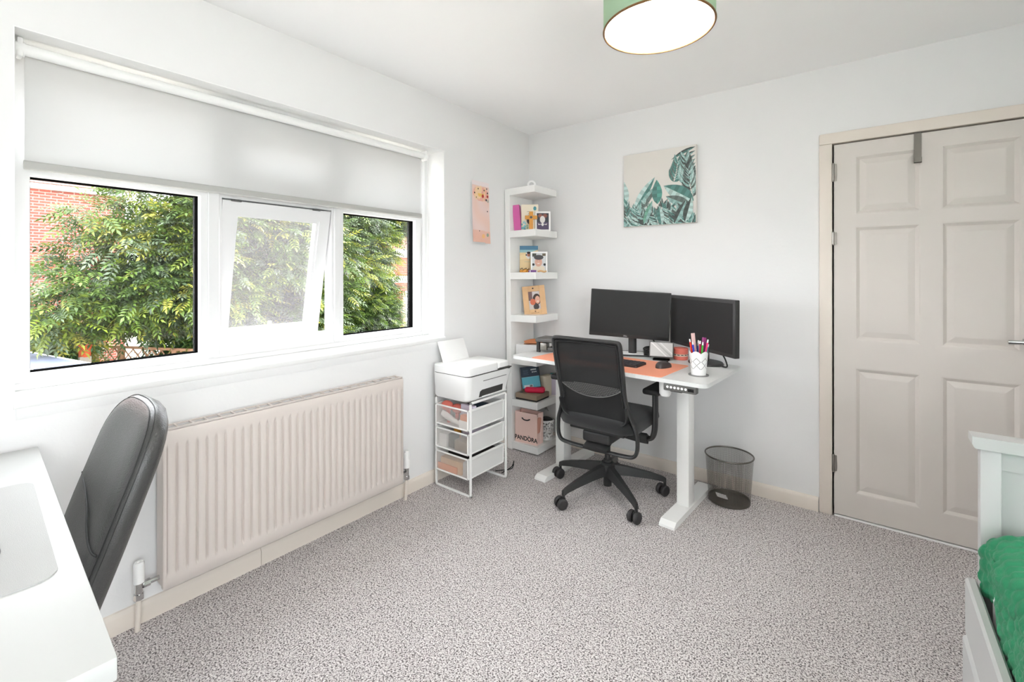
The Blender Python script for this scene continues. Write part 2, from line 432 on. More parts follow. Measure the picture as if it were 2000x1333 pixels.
# ---- window
win = sempty('window_1', (0, 0, 0))
XF, XB = -0.165, -0.235
ML0, ML1 = -2.242, -2.160; MR0, MR1 = -1.622, -1.553; TZ0, TZ1 = 1.640, 1.725; GB = 0.944; GR = -1.030; GL = -2.764; GT = 2.010
b = MB()
def fbar(y0, y1, z0, z1, x0=XB, x1=XF): b.box((x0, y0, z0), (x1, y1, z1), bev=0.004, seg=1)
def fbar(y0, y1, z0, z1, x0=XB, x1=XF): b.box((x0, y0, z0), (x1, y1, z1))
fbar(WY0, GL, WZ0, WZ1); fbar(GR, WY1, WZ0, WZ1)
fbar(ML0, ML1, WZ0, WZ1); fbar(MR0, MR1, WZ0, WZ1)
for y0_, y1_ in ((GL, ML0), (ML1, MR0), (MR1, GR)):
    fbar(y0_, y1_, WZ0, GB if y0_ != ML1 else 0.982); fbar(y0_, y1_, GT, WZ1); fbar(y0_, y1_, TZ0, TZ1)
# stepped rims on mullions and around the frame, towards the room
for y0, y1 in ((ML0+0.024, ML1-0.012), (MR0+0.012, MR1-0.022)): b.box((XF-0.002, y0, GB-0.02), (XF+0.010, y1, GT), bev=0.003, seg=1)
b.box((XF-0.002, GR+0.045, WZ0), (XF+0.012, WY1, WZ1), bev=0.003, seg=1)
b.box((XF-0.002, WY0, WZ0), (XF+0.0095, GR+0.045, GB-0.026), bev=0.003, seg=1)
b.build('window_frame', 'upvc', win, smooth=30)
def gasket(y0, y1, z0, z1, par, x0=-0.245, x1=-0.191, t=0.0055, o=None):
    g = MB()
    for lo, hi in (((y0, z0), (y0+t, z1)), ((y1-t, z0), (y1, z1)), ((y0+t, z0), (y1-t, z0+t)), ((y0+t, z1-t), (y1-t, z1))):
        g.box((x0, lo[0], lo[1]), (x1, hi[0], hi[1]))
    return g.build('gasket', 'gasket', par, smooth=0)
for y0, y1, z0, z1 in ((GL, ML0, GB, TZ0), (MR1, GR, GB, TZ0), (GL, ML0, TZ1, GT), (MR1, GR, TZ1, GT)):
    pn = MB().box((-0.212, y0, z0), (-0.208, y1, z1)).build('pane', 'glass', win, smooth=0)
    gasket(y0, y1, z0, z1, pn)
# glazing beads in front of the fixed panes
for y0, y1, z0, z1 in ((GL, ML0, GB, TZ0), (MR1, GR, GB, TZ0), (GL, ML0, TZ1, GT), (MR1, GR, TZ1, GT)):
    g = MB()
    for pts in ([(XF, z0), (XF, z0+0.002), (-0.192, z0+0.004), (-0.192, z0)], [(XF, z1), (XF, z1-0.002), (-0.192, z1-0.004), (-0.192, z1)]):
        g.prism(pts, 1, y0, y1)
    for pts in ([(XF, y0), (XF, y0+0.002), (-0.192, y0+0.004), (-0.192, y0)], [(XF, y1), (XF, y1-0.002), (-0.192, y1-0.004), (-0.192, y1)]):
        g.prism(pts, 2, z0, z1)
    g.build('glazing_bead', 'upvc', win, smooth=0)
# middle lower sash: top hung, pushed outwards at the bottom
def sash(name, y0, y1, z0, z1, ang, mglass, handle_at):
    e = bpy.data.objects.new(name, None); COL.objects.link(e); e.parent = win
    e.location = (-0.178, 0, z1); e.rotation_euler = (0, ang, 0)
    h = z1-z0; w = 0.058; g = MB()
    for lo, hi in (((y0, -h), (y0+w, 0)), ((y1-w, -h), (y1, 0)), ((y0+w, -h), (y1-w, -h+w)), ((y0+w, -w), (y1-w, 0))):
        g.box((-0.05, lo[0], lo[1]), (0.012, hi[0], hi[1]))
    g.build('sash_frame', 'upvc', e, smooth=30)
    g = MB()
    for lo, hi in (((y0+w, -h+w), (y0+w+0.014, -w)), ((y1-w-0.014, -h+w), (y1-w, -w)), ((y0+w+0.014, -h+w), (y1-w-0.014, -h+w+0.014)), ((y0+w+0.014, -w-0.014), (y1-w-0.014, -w))):
        g.box((-0.03, lo[0], lo[1]), (0.004, hi[0], hi[1]))
    g.build('glazing_bead', 'upvc', e, smooth=0)
    MB().box((-0.032, y0+w, -h+w), (-0.028, y1-w, -w)).build('pane', mglass, e, smooth=0)
    hy, hz, vert = handle_at
    g = MB(); g.box((0.011, hy-0.013, hz-0.03), (0.022, hy+0.013, hz+0.03), bev=0.004)
    g.cyl((0.02, hy, hz), (0.045, hy, hz), 0.009)
    if vert: g.box((0.037, hy-0.009, hz-0.008), (0.050, hy+0.009, hz+0.075), bev=0.004)
    else: g.box((0.037, hy-0.012, hz-0.009), (0.052, hy+0.085, hz+0.009), bev=0.004)
    g.build('handle', 'white_plastic', e, smooth=35)
    return e
sash('opening_sash', ML1+0.004, MR0-0.004, GB-0.004, TZ0-0.006, math.radians(11.5), 'glare_haze_glass', (-1.91, -0.655, True))
sash('top_sash', ML1+0.004, MR0-0.004, TZ1+0.004, GT-0.004, 0.0, 'glass', (-1.85, -0.262, False))
# hinge covers on the opening sash head
for y in (-2.10, -1.71):
    MB().box((XF, y-0.022, TZ0-0.012), (XF+0.006, y+0.022, TZ0-0.004), bev=0.002).build('hinge_cover', 'grey_plastic', win)

# ---- door
dr = sempty('door_1', (0, 0, 0))
def ring_frame(b, x0, x1, z1, w, y0, y1, bev=0.006):
    b.box((x0-w, y0, 0), (x0, y1, z1), bev=bev, seg=2); b.box((x1, y0, 0), (x1+w, y1, z1), bev=bev, seg=2)
    b.box((x0-w, y0, z1), (x1+w, y1, z1+w), bev=bev, seg=2)
b = MB(); ring_frame(b, 1.998, 2.780, 1.990, 0.058, -0.017, 0.0)
b.box((1.998-0.03, -0.008, 0), (1.998, 0.12, 1.990)); b.box((2.780, -0.008, 0), (2.81, 0.12, 1.990)); b.box((1.998, -0.008, 1.990), (2.780, 0.12, 2.02))
b.build('door_frame', 'cream_gloss', dr, smooth=30)
LX0, LX1, LZ0, LZ1, LY = 2.006, 2.772, 0.014, 1.983, -0.004
cols = ((2.095, 2.354), (2.428, 2.690)); rows = ((0.140, 0.801), (0.945, 1.541), (1.603, 1.912))
b = MB()
b.box((LX0, LY+0.014, LZ0), (LX1, LY+0.038, LZ1))
xs = [LX0, cols[0][0], cols[0][1], cols[1][0], cols[1][1], LX1]
for x0, x1 in ((xs[0], xs[1]), (xs[2], xs[3]), (xs[4], xs[5])): b.box((x0, LY, LZ0), (x1, LY+0.016, LZ1))
zs = [LZ0, rows[0][0], rows[0][1], rows[1][0], rows[1][1], rows[2][0], rows[2][1], LZ1]
for x0, x1 in cols:
    for z0, z1 in ((zs[0], zs[1]), (zs[2], zs[3]), (zs[4], zs[5]), (zs[6], zs[7])): b.box((x0, LY, z0), (x1, LY+0.016, z1))
leaf = b.build('door_leaf', 'door_paint', dr, smooth=0)
for x0, x1 in cols:
    for z0, z1 in rows:
        vs_, fs_ = [], []
        for ins, dep in ((0, 0.0), (0.006, 0.001), (0.016, 0.0085), (0.020, 0.011), (0.046, 0.0035), (0.05, 0.003)):
            vs_ += [(x0+ins, LY+dep, z0+ins), (x1-ins, LY+dep, z0+ins), (x1-ins, LY+dep, z1-ins), (x0+ins, LY+dep, z1-ins)]
        for i in range(5):
            for k in range(4): fs_.append((i*4+k, i*4+(k+1) % 4, i*4+4+(k+1) % 4, i*4+4+k))
        fs_.append((20, 21, 22, 23))
        MB().add(vs_, fs_).build('panel', 'door_paint', leaf, smooth=0)
for z0, z1 in ((1.791, 1.880), (1.452, 1.515), (0.240, 0.324)):
    g = MB(); g.cyl((2.002, -0.013, z0), (2.002, -0.013, z1), 0.006, n=10); g.cyl((2.002, -0.013, z0-0.006), (2.002, -0.013, z0), 0.003, 0.006, n=10)
    g.cyl((2.002, -0.013, z1), (2.002, -0.013, z1+0.006), 0.006, 0.003, n=10); g.box((1.986, -0.009, z0), (2.018, -0.006, z1))
    g.build('hinge', 'steel', dr)
g = MB(); g.cyl((2.715, LY, 0.992), (2.715, LY-0.012, 0.992), 0.026); g.cyl((2.715, LY-0.01, 0.992), (2.715, LY-0.055, 0.992), 0.010)
g.tube(smoothpath([(2.72, LY-0.052, 0.992), (2.69, LY-0.056, 0.993), (2.64, LY-0.054, 0.991)]), 0.007, 0.010, n=12)
g.build('handle', 'chrome', dr)
MB().box((LX0, -0.012, 0.0), (LX1, 0.02, 0.008), bev=0.003).build('threshold_strip', 'white_metal', dr)
hk = tag(MB().box((2.329, LY-0.004, 1.838), (2.357, LY-0.001, 1.986)).box((2.329, LY-0.004, 1.984), (2.357, LY+0.042, 1.9875)).box((2.329, LY-0.024, 1.838), (2.357, LY-0.001, 1.842)).box((2.329, LY-0.026, 1.838), (2.357, LY-0.022, 1.862), bev=0.001)
         .build('over_door_hook', 'dark_steel', smooth=0), 'brushed metal hook hung over the top of the door', 'hook')

# ================================================================ THINGS ON THE LEFT WALL
# ---- roller blind
rb = thing('roller_blind', (-0.092, -1.89, 2.045), 'white translucent roller blind pulled halfway down over the window', 'blind')
BY0, BY1 = -0.890, 0.852
MB().cyl((0, BY0-0.004, 0), (0, BY1+0.004, 0), 0.019, n=24).build('roller_tube', 'white_plastic', rb)
MB().box((-0.0205, BY0, -0.368), (-0.0195, BY1, 0.0)).build('fabric', 'blind_fabric', rb, smooth=0)
g = MB(); g.prism(rrect(-0.030, -0.396, -0.010, -0.366, 0.008), 1, BY0-0.002, BY1+0.004)
mat('blind_bar', S(172,172,168), 0.6); g.build('bottom_bar', 'blind_bar', rb)
for y, s in ((BY0-0.014, 1), (BY1+0.016, -1)):
    g = MB(); g.box((-0.024, y-0.008, -0.03), (0.022, y+0.008, 0.034), bev=0.006); g.cyl((0, y-0.012, 0), (0, y+0.012, 0), 0.024, n=20)
    g.build('bracket', 'white_plastic', rb)
g = MB()
for dx in (-0.016, 0.016): g.tube([(dx, BY1+0.026, 0.0), (dx, BY1+0.027, -0.4), (dx*0.9, BY1+0.027, -0.95)], 0.0017, n=6)
g.build('chain', 'white_plastic', rb)

# ---- radiator
rad = thing('radiator', (0, 0, 0), 'cream ribbed panel radiator on the wall below the window', 'radiator')
RY0, RY1, RZ0, RZ1 = -2.452, -1.347, 0.130, 0.713
NF = 33; pitch = (RY1-RY0-0.02)/NF
def groove(y, z):
    t = ((y-RY0-0.01)/pitch) % 1.0
    t = min(t, 1-t); s = 1.0-min(1.0, t/0.17)
    if not (RY0+0.01 < y < RY1-0.01): s = 0.0
    s = s*s*(3-2*s)
    e = min(1, max(0, (z-(RZ0+0.045))/0.022))*min(1, max(0, (RZ1-0.045-z)/0.022))
    e = e*e*(3-2*e)
    return s*e
ys = [RY0, RY0+0.004]+[RY0+0.01+pitch*(i+q) for i in range(NF) for q in (0, 0.05, 0.085, 0.12, 0.17, 0.5, 0.83, 0.88, 0.915, 0.95)]+[RY1-0.01]+[RY1-0.004, RY1]
zs_ = [RZ0, RZ0+0.003, RZ0+0.04, RZ0+0.048, RZ0+0.056, RZ0+0.064, RZ0+0.07, RZ0+0.2, RZ0+0.4, RZ1-0.07, RZ1-0.064, RZ1-0.056, RZ1-0.048, RZ1-0.04, RZ1-0.003, RZ1]
vs_, fs_ = [], []
for y in ys:
    for z in zs_:
        edge = 0.003 if (y in (RY0, RY1) or z in (RZ0, RZ1)) else 0
        vs_.append((0.1025-edge-0.0085*groove(y, z), y, z))
nz = len(zs_)
for i in range(len(ys)-1):
    for j in range(nz-1): fs_.append((i*nz+j, (i+1)*nz+j, (i+1)*nz+j+1, i*nz+j+1))
fp = MB().add(vs_, fs_).build('front_panel', 'radiator_paint', rad, smooth=60)
g = MB(); g.box((0.076, RY0+0.001, RZ0+0.002), (0.0935, RY1-0.001, RZ1-0.002)); g.build('front_core', 'radiator_paint', rad, smooth=0)
MB().box((0.028, RY0+0.006, RZ0+0.004), (0.042, RY1-0.006, RZ1-0.006), bev=0.004).build('back_panel', 'radiator_paint', rad)
for y in (RY0, RY1-0.003): MB().box((0.030, y, RZ0+0.012), (0.092, y+0.003, RZ1+0.006)).build('side_panel', 'radiator_paint', rad, smooth=0)
g = MB(); g.box((0.030, RY0, RZ1+0.002), (0.036, RY1, RZ1+0.008)); g.box((0.086, RY0, RZ1+0.002), (0.092, RY1, RZ1+0.008))
nr_ = 22
for i in range(nr_+1):
    y = RY0+0.004+(RY1-RY0-0.012)*i/nr_; g.box((0.036, y-0.0035, RZ1+0.002), (0.086, y+0.0035, RZ1+0.007))
g.build('top_grille', 'radiator_paint', rad, smooth=0)
for y in (RY0+0.12, RY1-0.12): MB().box((0.0005, y-0.015, RZ0+0.02), (0.032, y+0.015, RZ1-0.05)).build('bracket', 'radiator_paint', rad, smooth=0)
# valves
def valve(y, dirn, head):
    v = MB(); v.cyl((0.055, y, 0.165), (0.055, y+dirn*0.062, 0.165), 0.009); v.cyl((0.055, y+dirn*0.012, 0.165), (0.055, y+dirn*0.032, 0.165), 0.014, n=8)
    v.cyl((0.055, y, 0.120), (0.055, y, 0.185), 0.0125); v.cyl((0.055, y, 0.118), (0.055, y, 0.138), 0.016, n=8)
    o = v.build('valve', 'chrome', rad)
    c = MB()
    if head == 'lock': c.lathe([(0.0, 0.178), (0.017, 0.178), (0.0165, 0.246), (0.013, 0.252), (0.006, 0.252), (0.005, 0.247), (0, 0.247)], 20, (0.055, y, 0))
    else:
        c.lathe([(0.0, 0.185), (0.018, 0.185), (0.019, 0.225), (0.014, 0.238), (0.012, 0.275), (0.009, 0.280), (0, 0.280)], 20, (0.055, y, 0))
        for k in range(8):
            a = 2*PI*k/8; c.box((-0.002, 0.011, 0.236), (0.002, 0.016, 0.272), M=T((0.055, y, 0)) @ R(a, 'Z'))
    c.build('valve_cap', 'white_plastic', o)
    MB().tube([(0.055, y, 0.122), (0.053, y-0.002, 0.06), (0.050, y-0.004, -0.004)], 0.0085, n=12).build('pipe', 'cream_gloss', rad)
valve(-2.512, 1, 'lock'); valve(-1.288, -1, 'trv')

# ---- wall calendar (plain pink watercolour print with dots)
cal = thing('wall_calendar', (0.002, -0.600, 1.505), 'slim pink watercolour calendar hanging on the wall beside the window', 'calendar')
g = MB()
for k in range(5):
    xo = 0.002+0.0022*k; off = 0.006*(5-k)/5
    g.grid(lambda u, v, xo=xo, off=off: (xo+0.012*(1-v)**2*(0.3+k*0.15), -0.092+0.176*u+0.006*(1-v)*(u-0.2), 0.002*k+off*0+0.423*v-0.006*(1-v)*(1 if u > 0.7 else 0)), 4, 6)
g.build('pages', 'paper_white', cal)
g = MB(); random.seed(3)
def front(u, v): return (0.0145+0.012*(1-v)**2*0.95, -0.092+0.176*u+0.006*(1-v)*(u-0.2), 0.009+0.423*v-0.006*(1-v)*(1 if u > 0.7 else 0))
NU, NV = 24, 56
for i in range(NU):
    for j in range(NV):
        u, v = (i+.5)/NU, (j+.5)/NV
        d = math.hypot((u-0.5)/0.45, (v-0.80)/0.12)
        n = 0.5+0.5*math.sin(7*u+9*v+1.7*math.sin(5*v-3*u))
        n2 = 0.5+0.5*math.sin(17*u-13*v+2*math.sin(9*u))
        c = np.array(S(230,206,200))*(1-0.5*n)+np.array(S(232,192,172))*(0.5*n)
        if v < 0.2: c = c*0.5+np.array(S(228,166,136))*0.5
        if v > 0.93: c = np.array(S(238,226,226))
        if d < 1: c = c*0.3+0.7*(np.array(S(240,205,150)) if n2 > 0.55 else np.array(S(232,160,140)))
        if d < 0.45 and u > 0.35 and v < 0.80: c = np.array(S(238,196,110))
        g.col = tuple(c); g.poly([front(i/NU, j/NV), front((i+1)/NU, j/NV), front((i+1)/NU, (j+1)/NV), front(i/NU, (j+1)/NV)])
cover = g.build('cover', 'print', cal, smooth=0, fixn=False)
g = MB()
for u, v, r, c in ((0.14, 0.80, 0.006, S(60,40,40)), (0.35, 0.875, 0.005, S(40,40,40)), (0.70, 0.865, 0.006, S(50,50,50)), (0.9, 0.83, 0.007, S(40,50,50)), (0.9, 0.775, 0.010, S(170,40,40)), (0.82, 0.715, 0.008, S(40,50,60)), (0.24, 0.73, 0.005, S(120,120,100)),
                   (0.88, 0.53, 0.005, S(30,20,30)), (0.38, 0.185, 0.004, S(30,20,30)), (0.62, 0.765, 0.012, S(190,60,60)), (0.86, 0.90, 0.005, S(40,40,40)), (0.92, 0.70, 0.010, S(170,170,160)), (0.85, 0.14, 0.012, S(150,170,150)), (0.6, 0.10, 0.016, S(232,180,120))):
    p = Vector(front(u, v)); g.col = c
    g.poly([(p.x+0.0006, p.y+r*math.cos(a), p.z+r*1.1*math.sin(a)) for a in [2*PI*k/10 for k in range(10)]])
g.build('printed_dots', 'print', cover, smooth=0, fixn=False, kind='stuff')
MB().tube([(0.008, -0.03, 0.425), (0.009, 0.0, 0.432), (0.008, 0.03, 0.425)], 0.002, n=6).build('hanger', 'steel', cal)

# ================================================================ PICTURE ON THE BACK WALL
PX0, PX1, PZ0, PZ1, PY = 0.819, 1.302, 1.614, 2.106, -0.030
pic = thing('canvas_picture', (1.06, 0, 1.614), 'square canvas print of teal tropical leaves on pale grey', 'picture')
MB().box((PX0-1.06, PY, 0), (PX1-1.06, -0.001, PZ1-PZ0), bev=0.003).build('canvas', 'canvas', pic)
g = MB(); W_ = PX1-PX0; random.seed(21); layer = [0]
def lf(u, v): return (PX0-1.06+W_*u, 0, (PZ1-PZ0)*v)
def clipu(a): return min(0.995, max(0.005, a))
def leafp(u0, v0, ang, L, wd, c1, c2, curve=0.0, n=9, split=True):
    """one printed leaf: two halves in two tones"""
    layer[0] += 1; y = PY-0.0006-layer[0]*0.000012
    cl, L_, R_ = [], [], []
    for i in range(n+1):
        t = i/n; a = ang+curve*t; 
        if i == 0: x, z = u0, v0
        else: x += L/n*math.cos(a); z += L/n*math.sin(a)
        w = wd*math.sin(PI*min(1, t*1.02))**0.75*(1-0.35*t)
        nx, nz = -math.sin(a), math.cos(a)
        cl.append((x, z)); L_.append((x+nx*w, z+nz*w)); R_.append((x-nx*w, z-nz*w))
    P3 = lambda p: (lf(clipu(p[0]), clipu(p[1]))[0], y, lf(clipu(p[0]), clipu(p[1]))[2])
    for i in range(n):
        f1, f2 = (0.85+0.3*((i % 2))), (1.15-0.3*((i % 2)))
        g.col = tuple(min(1, q*f1) for q in c1); g.poly([P3(cl[i]), P3(cl[i+1]), P3(L_[i+1]), P3(L_[i])])
        g.col = tuple(min(1, q*f2) for q in c2); g.poly([P3(cl[i]), P3(cl[i+1]), P3(R_[i+1]), P3(R_[i])])
TA, TB_, TC, TD, TE = S(84,128,122), S(142,176,172), S(100,112,108), S(176,200,196), S(72,80,77)
def frond(u0, v0, ang, L, nl, ll, cs, curve=0.0, spread=0.9):
    x, z = u0, v0
    for i in range(nl):
        t = (i+1)/nl; a = ang+curve*t; x += L/nl*math.cos(a); z += L/nl*math.sin(a)
        q = ll*(1-0.45*t)
        for s in (-1, 1):
            c = random.choice(cs); leafp(x, z, a+s*spread*(1-0.3*t), q, q*0.16, c, random.choice(cs), curve=-s*0.35, n=5)
# top right hanging leaves
for k in range(7): leafp(0.99, 0.97-0.05*k, PI+0.15+0.16*k, 0.34-0.02*k, 0.028, random.choice((TA, TB_)), random.choice((TC, TE)), curve=0.4, n=6)
frond(0.70, 0.52, 1.2, 0.30, 9, 0.20, (TA, TB_, TC), curve=0.3)
frond(0.86, 0.46, 1.4, 0.38, 12, 0.22, (TC, TB_, TE, TD), curve=0.3); frond(0.97, 0.30, 1.9, 0.40, 12, 0.20, (TC, TB_, TE, TD), curve=-0.3)
# left big leaves
leafp(0.16, 0.22, 1.05, 0.52, 0.075, TD, TA, curve=-0.15); leafp(0.22, 0.20, 0.95, 0.45, 0.06, TB_, TC, curve=-0.1)
leafp(0.03, 0.30, 1.75, 0.34, 0.085, TA, TD, curve=-0.2); leafp(0.06, 0.14, 1.9, 0.32, 0.09, TB_, TA)
# right big leaf
leafp(0.97, 0.28, 2.55, 0.46, 0.12, TD, TA, curve=0.1); leafp(0.93, 0.22, 2.7, 0.36, 0.08, TB_, TC)
# middle spear leaf
leafp(0.49, 0.28, 1.6, 0.33, 0.085, TA, S(90,150,140), n=7)
random.seed(5)
for k in range(16): frond(0.03+0.063*k, -0.10+0.03*(k % 3), 1.2+0.9*random.random(), 0.26+0.1*random.random(), 8, 0.17, (TA, TB_, TC, TD, TE), curve=random.uniform(-0.5, 0.5), spread=1.0)
leafp(0.30, 0.02, 1.2, 0.34, 0.05, S(110,160,140), TB_, n=8); leafp(0.72, 0.0, 1.1, 0.34, 0.06, TE, TB_); leafp(0.86, 0.02, 1.3, 0.32, 0.07, TE, TD); leafp(0.55, 0.0, 1.7, 0.26, 0.06, TA, TD)
g.build('printed_leaves', 'print', pic, smooth=0, fixn=False)

# ================================================================ CORNER SHELF UNIT
TOPS = (1.926, 1.612, 1.303, 0.991, 0.681, 0.372, 0.057)
shf = thing('corner_shelf_unit', (0.030, -0.025, 0), 'tall white corner shelf unit with seven open square shelves', 'shelf', rot=(0, math.radians(-0.8), 0))
MB().box((0, -0.295, 0), (0.045, 0, 1.926), bev=0.002, seg=1).build('back_panel', 'white_lacquer', shf, smooth=30)
for z in TOPS: MB().box((0.045, -0.295, z-0.050), (0.272, 0, z), bev=0.002, seg=1).build('shelf_board', 'white_lacquer', shf, smooth=30)

def upright(name, label, cat, base, w, h, d, face=0.655, lean=0.0, roll=0.0):
    """empty for a thing standing upright: local x = width, y = depth (front at y=0 facing -y), z = up"""
    o = thing(name, base, label, cat); o.rotation_euler = (Matrix.Rotation(face, 3, 'Z') @ Matrix.Rotation(roll, 3, 'Y') @ Matrix.Rotation(-lean, 3, 'X')).to_euler()
    return o
def flatdisc(g, cx, cz, rx, rz, col, y, n=14): g.col = col; g.poly([(cx+rx*math.cos(2*PI*k/n), y, cz+rz*math.sin(2*PI*k/n)) for k in range(n)])
def flatrect(g, x0, z0, x1, z1, col, y): g.col = col; g.poly([(x0, y, z0), (x1, y, z0), (x1, y, z1), (x0, y, z1)])
def photo_frame(name, label, base, w, h, bw, fm, face, lean, draw):
    o = upright(name, label, 'photo frame', base, w, h, 0.014, face, lean)
    g = MB()
    for lo, hi in (((-w/2, 0), (-w/2+bw, h)), ((w/2-bw, 0), (w/2, h)), ((-w/2+bw, 0), (w/2-bw, bw)), ((-w/2+bw, h-bw), (w/2-bw, h))):
        g.box((lo[0], 0, lo[1]), (hi[0], 0.014, hi[1]), bev=0.0015, seg=1)
    g.build('frame', fm, o)
    g = MB(); draw(g, -w/2+bw, bw, w/2-bw, h-bw); g.build('photo', 'print', o, smooth=0, fixn=False)
    MB().box((-w/2+0.004, 0.010, 0.004), (w/2-0.004, 0.016, h-0.004)).build('backing', 'grey_plastic', o, smooth=0)
    MB().box((-0.012, 0.014, 0.0), (0.012, 0.017, h*0.6), M=T((0, 0, 0.0)) @ R(0.0, 'X')).build('stand', 'grey_plastic', o, smooth=0)
    return o
YQ = 0.008
def draw_dark(g, x0, z0, x1, z1):
    w, h = x1-x0, z1-z0; flatrect(g, x0, z0, x1, z1, S(70,74,84), YQ); flatrect(g, x0, z0, x1, z0+h*0.45, S(92,82,110), YQ-0.0002)
    flatdisc(g, x0+w*.3, z0+h*.85, w*.18, h*.12, S(150,100,90), YQ-0.0003); flatdisc(g, x0+w*.7, z0+h*.85, w*.2, h*.12, S(140,90,80), YQ-0.0003)
    flatdisc(g, x0+w*.48, z0+h*.62, w*.22, h*.22, S(226,222,220), YQ-0.0004); flatdisc(g, x0+w*.48, z0+h*.32, w*.1, h*.1, S(232,230,228), YQ-0.0005)
    for s in (-1, 1): g.col = S(232,230,228); a = x0+w*.48; g.poly([(a, YQ-0.0005, z0+h*.34), (a+s*w*.34, YQ-0.0005, z0+h*.28), (a+s*w*.38, YQ-0.0005, z0+h*.42), (a+s*w*.3, YQ-0.0005, z0+h*.34)][::1])
def draw_child(g, x0, z0, x1, z1):
    w, h = x1-x0, z1-z0; flatrect(g, x0, z0, x1, z1, S(210,212,214), YQ)
    flatrect(g, x0, z0+h*.82, x0+w*.3, z1, S(84,86,80), YQ-0.0001); flatrect(g, x0+w*.75, z0+h*.86, x1, z1, S(110,100,84), YQ-0.0001)
    flatdisc(g, x0+w*.5, z0+h*.12, w*.45, h*.22, S(226,214,196), YQ-0.0002); flatdisc(g, x0+w*.46, z0+h*.52, w*.28, h*.26, S(214,168,150), YQ-0.0003)
    flatdisc(g, x0+w*.48, z0+h*.78, w*.36, h*.14, S(82,80,82), YQ-0.0004)
    for s in (-1, 1): flatdisc(g, x0+w*(.5+s*.42), z0+h*.38, w*.1, h*.07, S(50,50,54), YQ-0.0004)
    flatdisc(g, x0+w*.46, z0+h*.44, w*.10, h*.02, S(236,226,222), YQ-0.0005)
    for s in (-1, 1): flatdisc(g, x0+w*(.46+s*.11), z0+h*.58, w*.03, h*.012, S(60,44,40), YQ-0.0005)
def draw_woman(g, x0, z0, x1, z1):
    w, h = x1-x0, z1-z0; flatrect(g, x0, z0, x1, z1, S(204,197,196), YQ); flatrect(g, x0, z0+h*.5, x0+w*.35, z1, S(122,98,96), YQ-0.0001)
    flatdisc(g, x0+w*.72, z0+h*.55, w*.36, h*.32, S(70,54,48), YQ-0.0002); flatdisc(g, x0+w*.78, z0+h*.52, w*.22, h*.22, S(222,172,150), YQ-0.0003)
    flatdisc(g, x0+w*.35, z0+h*.42, w*.24, h*.18, S(206,110,80), YQ-0.0003); flatdisc(g, x0+w*.62, z0+h*.14, w*.26, h*.16, S(64,58,60), YQ-0.0004)
    flatdisc(g, x0+w*.8, z0+h*.44, w*.1, h*.02, S(244,240,238), YQ-0.0005); flatrect(g, x0, z0, x0+w*.4, z0+h*.16, S(206,196,190), YQ-0.0004)

# top: small white ring-shaped gadget
cl = upright('ring_gadget', 'small round white gadget with a grey disc on top of the corner shelf', 'gadget', (0.165, -0.200, 1.926), 0, 0, 0)
g = MB(); g.lathe([(0.018, -0.010), (0.030, -0.010), (0.032, 0.0), (0.030, 0.010), (0.018, 0.010), (0.018, -0.010)], 28, M=T((0, 0, 0.034)) @ R(PI/2, 'X')); g.box((-0.02, -0.008, 0.0), (0.02, 0.008, 0.006), bev=0.002)
g.build('ring', 'white_plastic', cl)
MB().cyl((0, -0.004, 0.034), (0, 0.006, 0.034), 0.0185, n=24).build('disc', 'paper_grey', cl)
# second shelf
def book(name, label, base, w, h, d, cover, face, lean, roll=0.0):
    o = upright(name, label, 'book', base, w, h, d, face, lean, roll)
    g = MB(); g.box((-w/2, 0, 0), (w/2, 0.002, h)); g.box((-w/2, d-0.002, 0), (w/2, d, h)); g.box((-w/2, 0, 0), (-w/2+0.003, d, h)); g.build('cover', cover, o, smooth=0)
    MB().box((-w/2+0.002, 0.002, 0.003), (w/2-0.003, d-0.002, h-0.003)).build('pages', 'paper_white', o, smooth=0)
    return o
mb_ = upright('book', 'slim magenta book leaning at the end of the second shelf', 'book', (0.083, -0.262, 1.612), 0, 0, 0, face=0.50, lean=0.0, roll=-0.085)
g = MB(); g.box((-0.026, 0, 0), (0.026, 0.003, 0.198), bev=0.001, seg=1); g.box((-0.026, 0.0032, 0), (-0.0235, 0.130, 0.198)); g.box((0.0235, 0.0032, 0), (0.026, 0.130, 0.198)); g.build('cover', 'magenta', mb_, smooth=0)
MB().box((-0.0233, 0.0034, 0.003), (0.0233, 0.127, 0.195)).build('pages', 'paper_white', mb_, smooth=0)
ob = book('keepsake_book', 'cream keepsake book with blue flower decoration behind the wooden cross', (0.152, -0.205, 1.611), 0.128, 0.206, 0.012, 'cream_card', 0.60, 0.10)
g = MB(); y = -0.0006; random.seed(9)
flatdisc(g, 0.038, 0.175, 0.012, 0.016, S(90,160,170), y)
for k in range(16): flatdisc(g, -0.058+0.05*random.random(), 0.012+0.09*random.random()*random.random()+0.0, 0.007, 0.009, random.choice((S(120,180,190), S(140,170,140), S(150,195,200))), y-0.0001*k)
for k, (xa, xb) in enumerate(((-0.02, 0.02), (-0.012, 0.012))): flatrect(g, xa, 0.150-0.016*k, xb, 0.153-0.016*k, S(120,110,110), y)
flatdisc(g, -0.006, 0.09, 0.018, 0.034, S(60,60,64), y-0.002)
g.build('cover_print', 'print', ob, smooth=0, fixn=False)
cr_ = upright('wooden_cross', 'small wooden cross with a round medallion standing on the second shelf', 'cross', (0.205, -0.262, 1.612), 0, 0, 0, face=0.62, lean=0.05)
g = MB(); g.box((-0.0145, 0, 0), (0.0145, 0.012, 0.140), bev=0.002); g.box((-0.045, 0.0005, 0.082), (0.045, 0.0115, 0.110), bev=0.002); g.build('cross_body', 'wood_cross', cr_)
g = MB(); g.lathe([(0, 0.0), (0.010, 0.0), (0.009, 0.004), (0, 0.005)], 20, M=T((0, 0.0, 0.097)) @ R(PI/2, 'X')); g.build('medallion', 'grey_plastic', cr_)
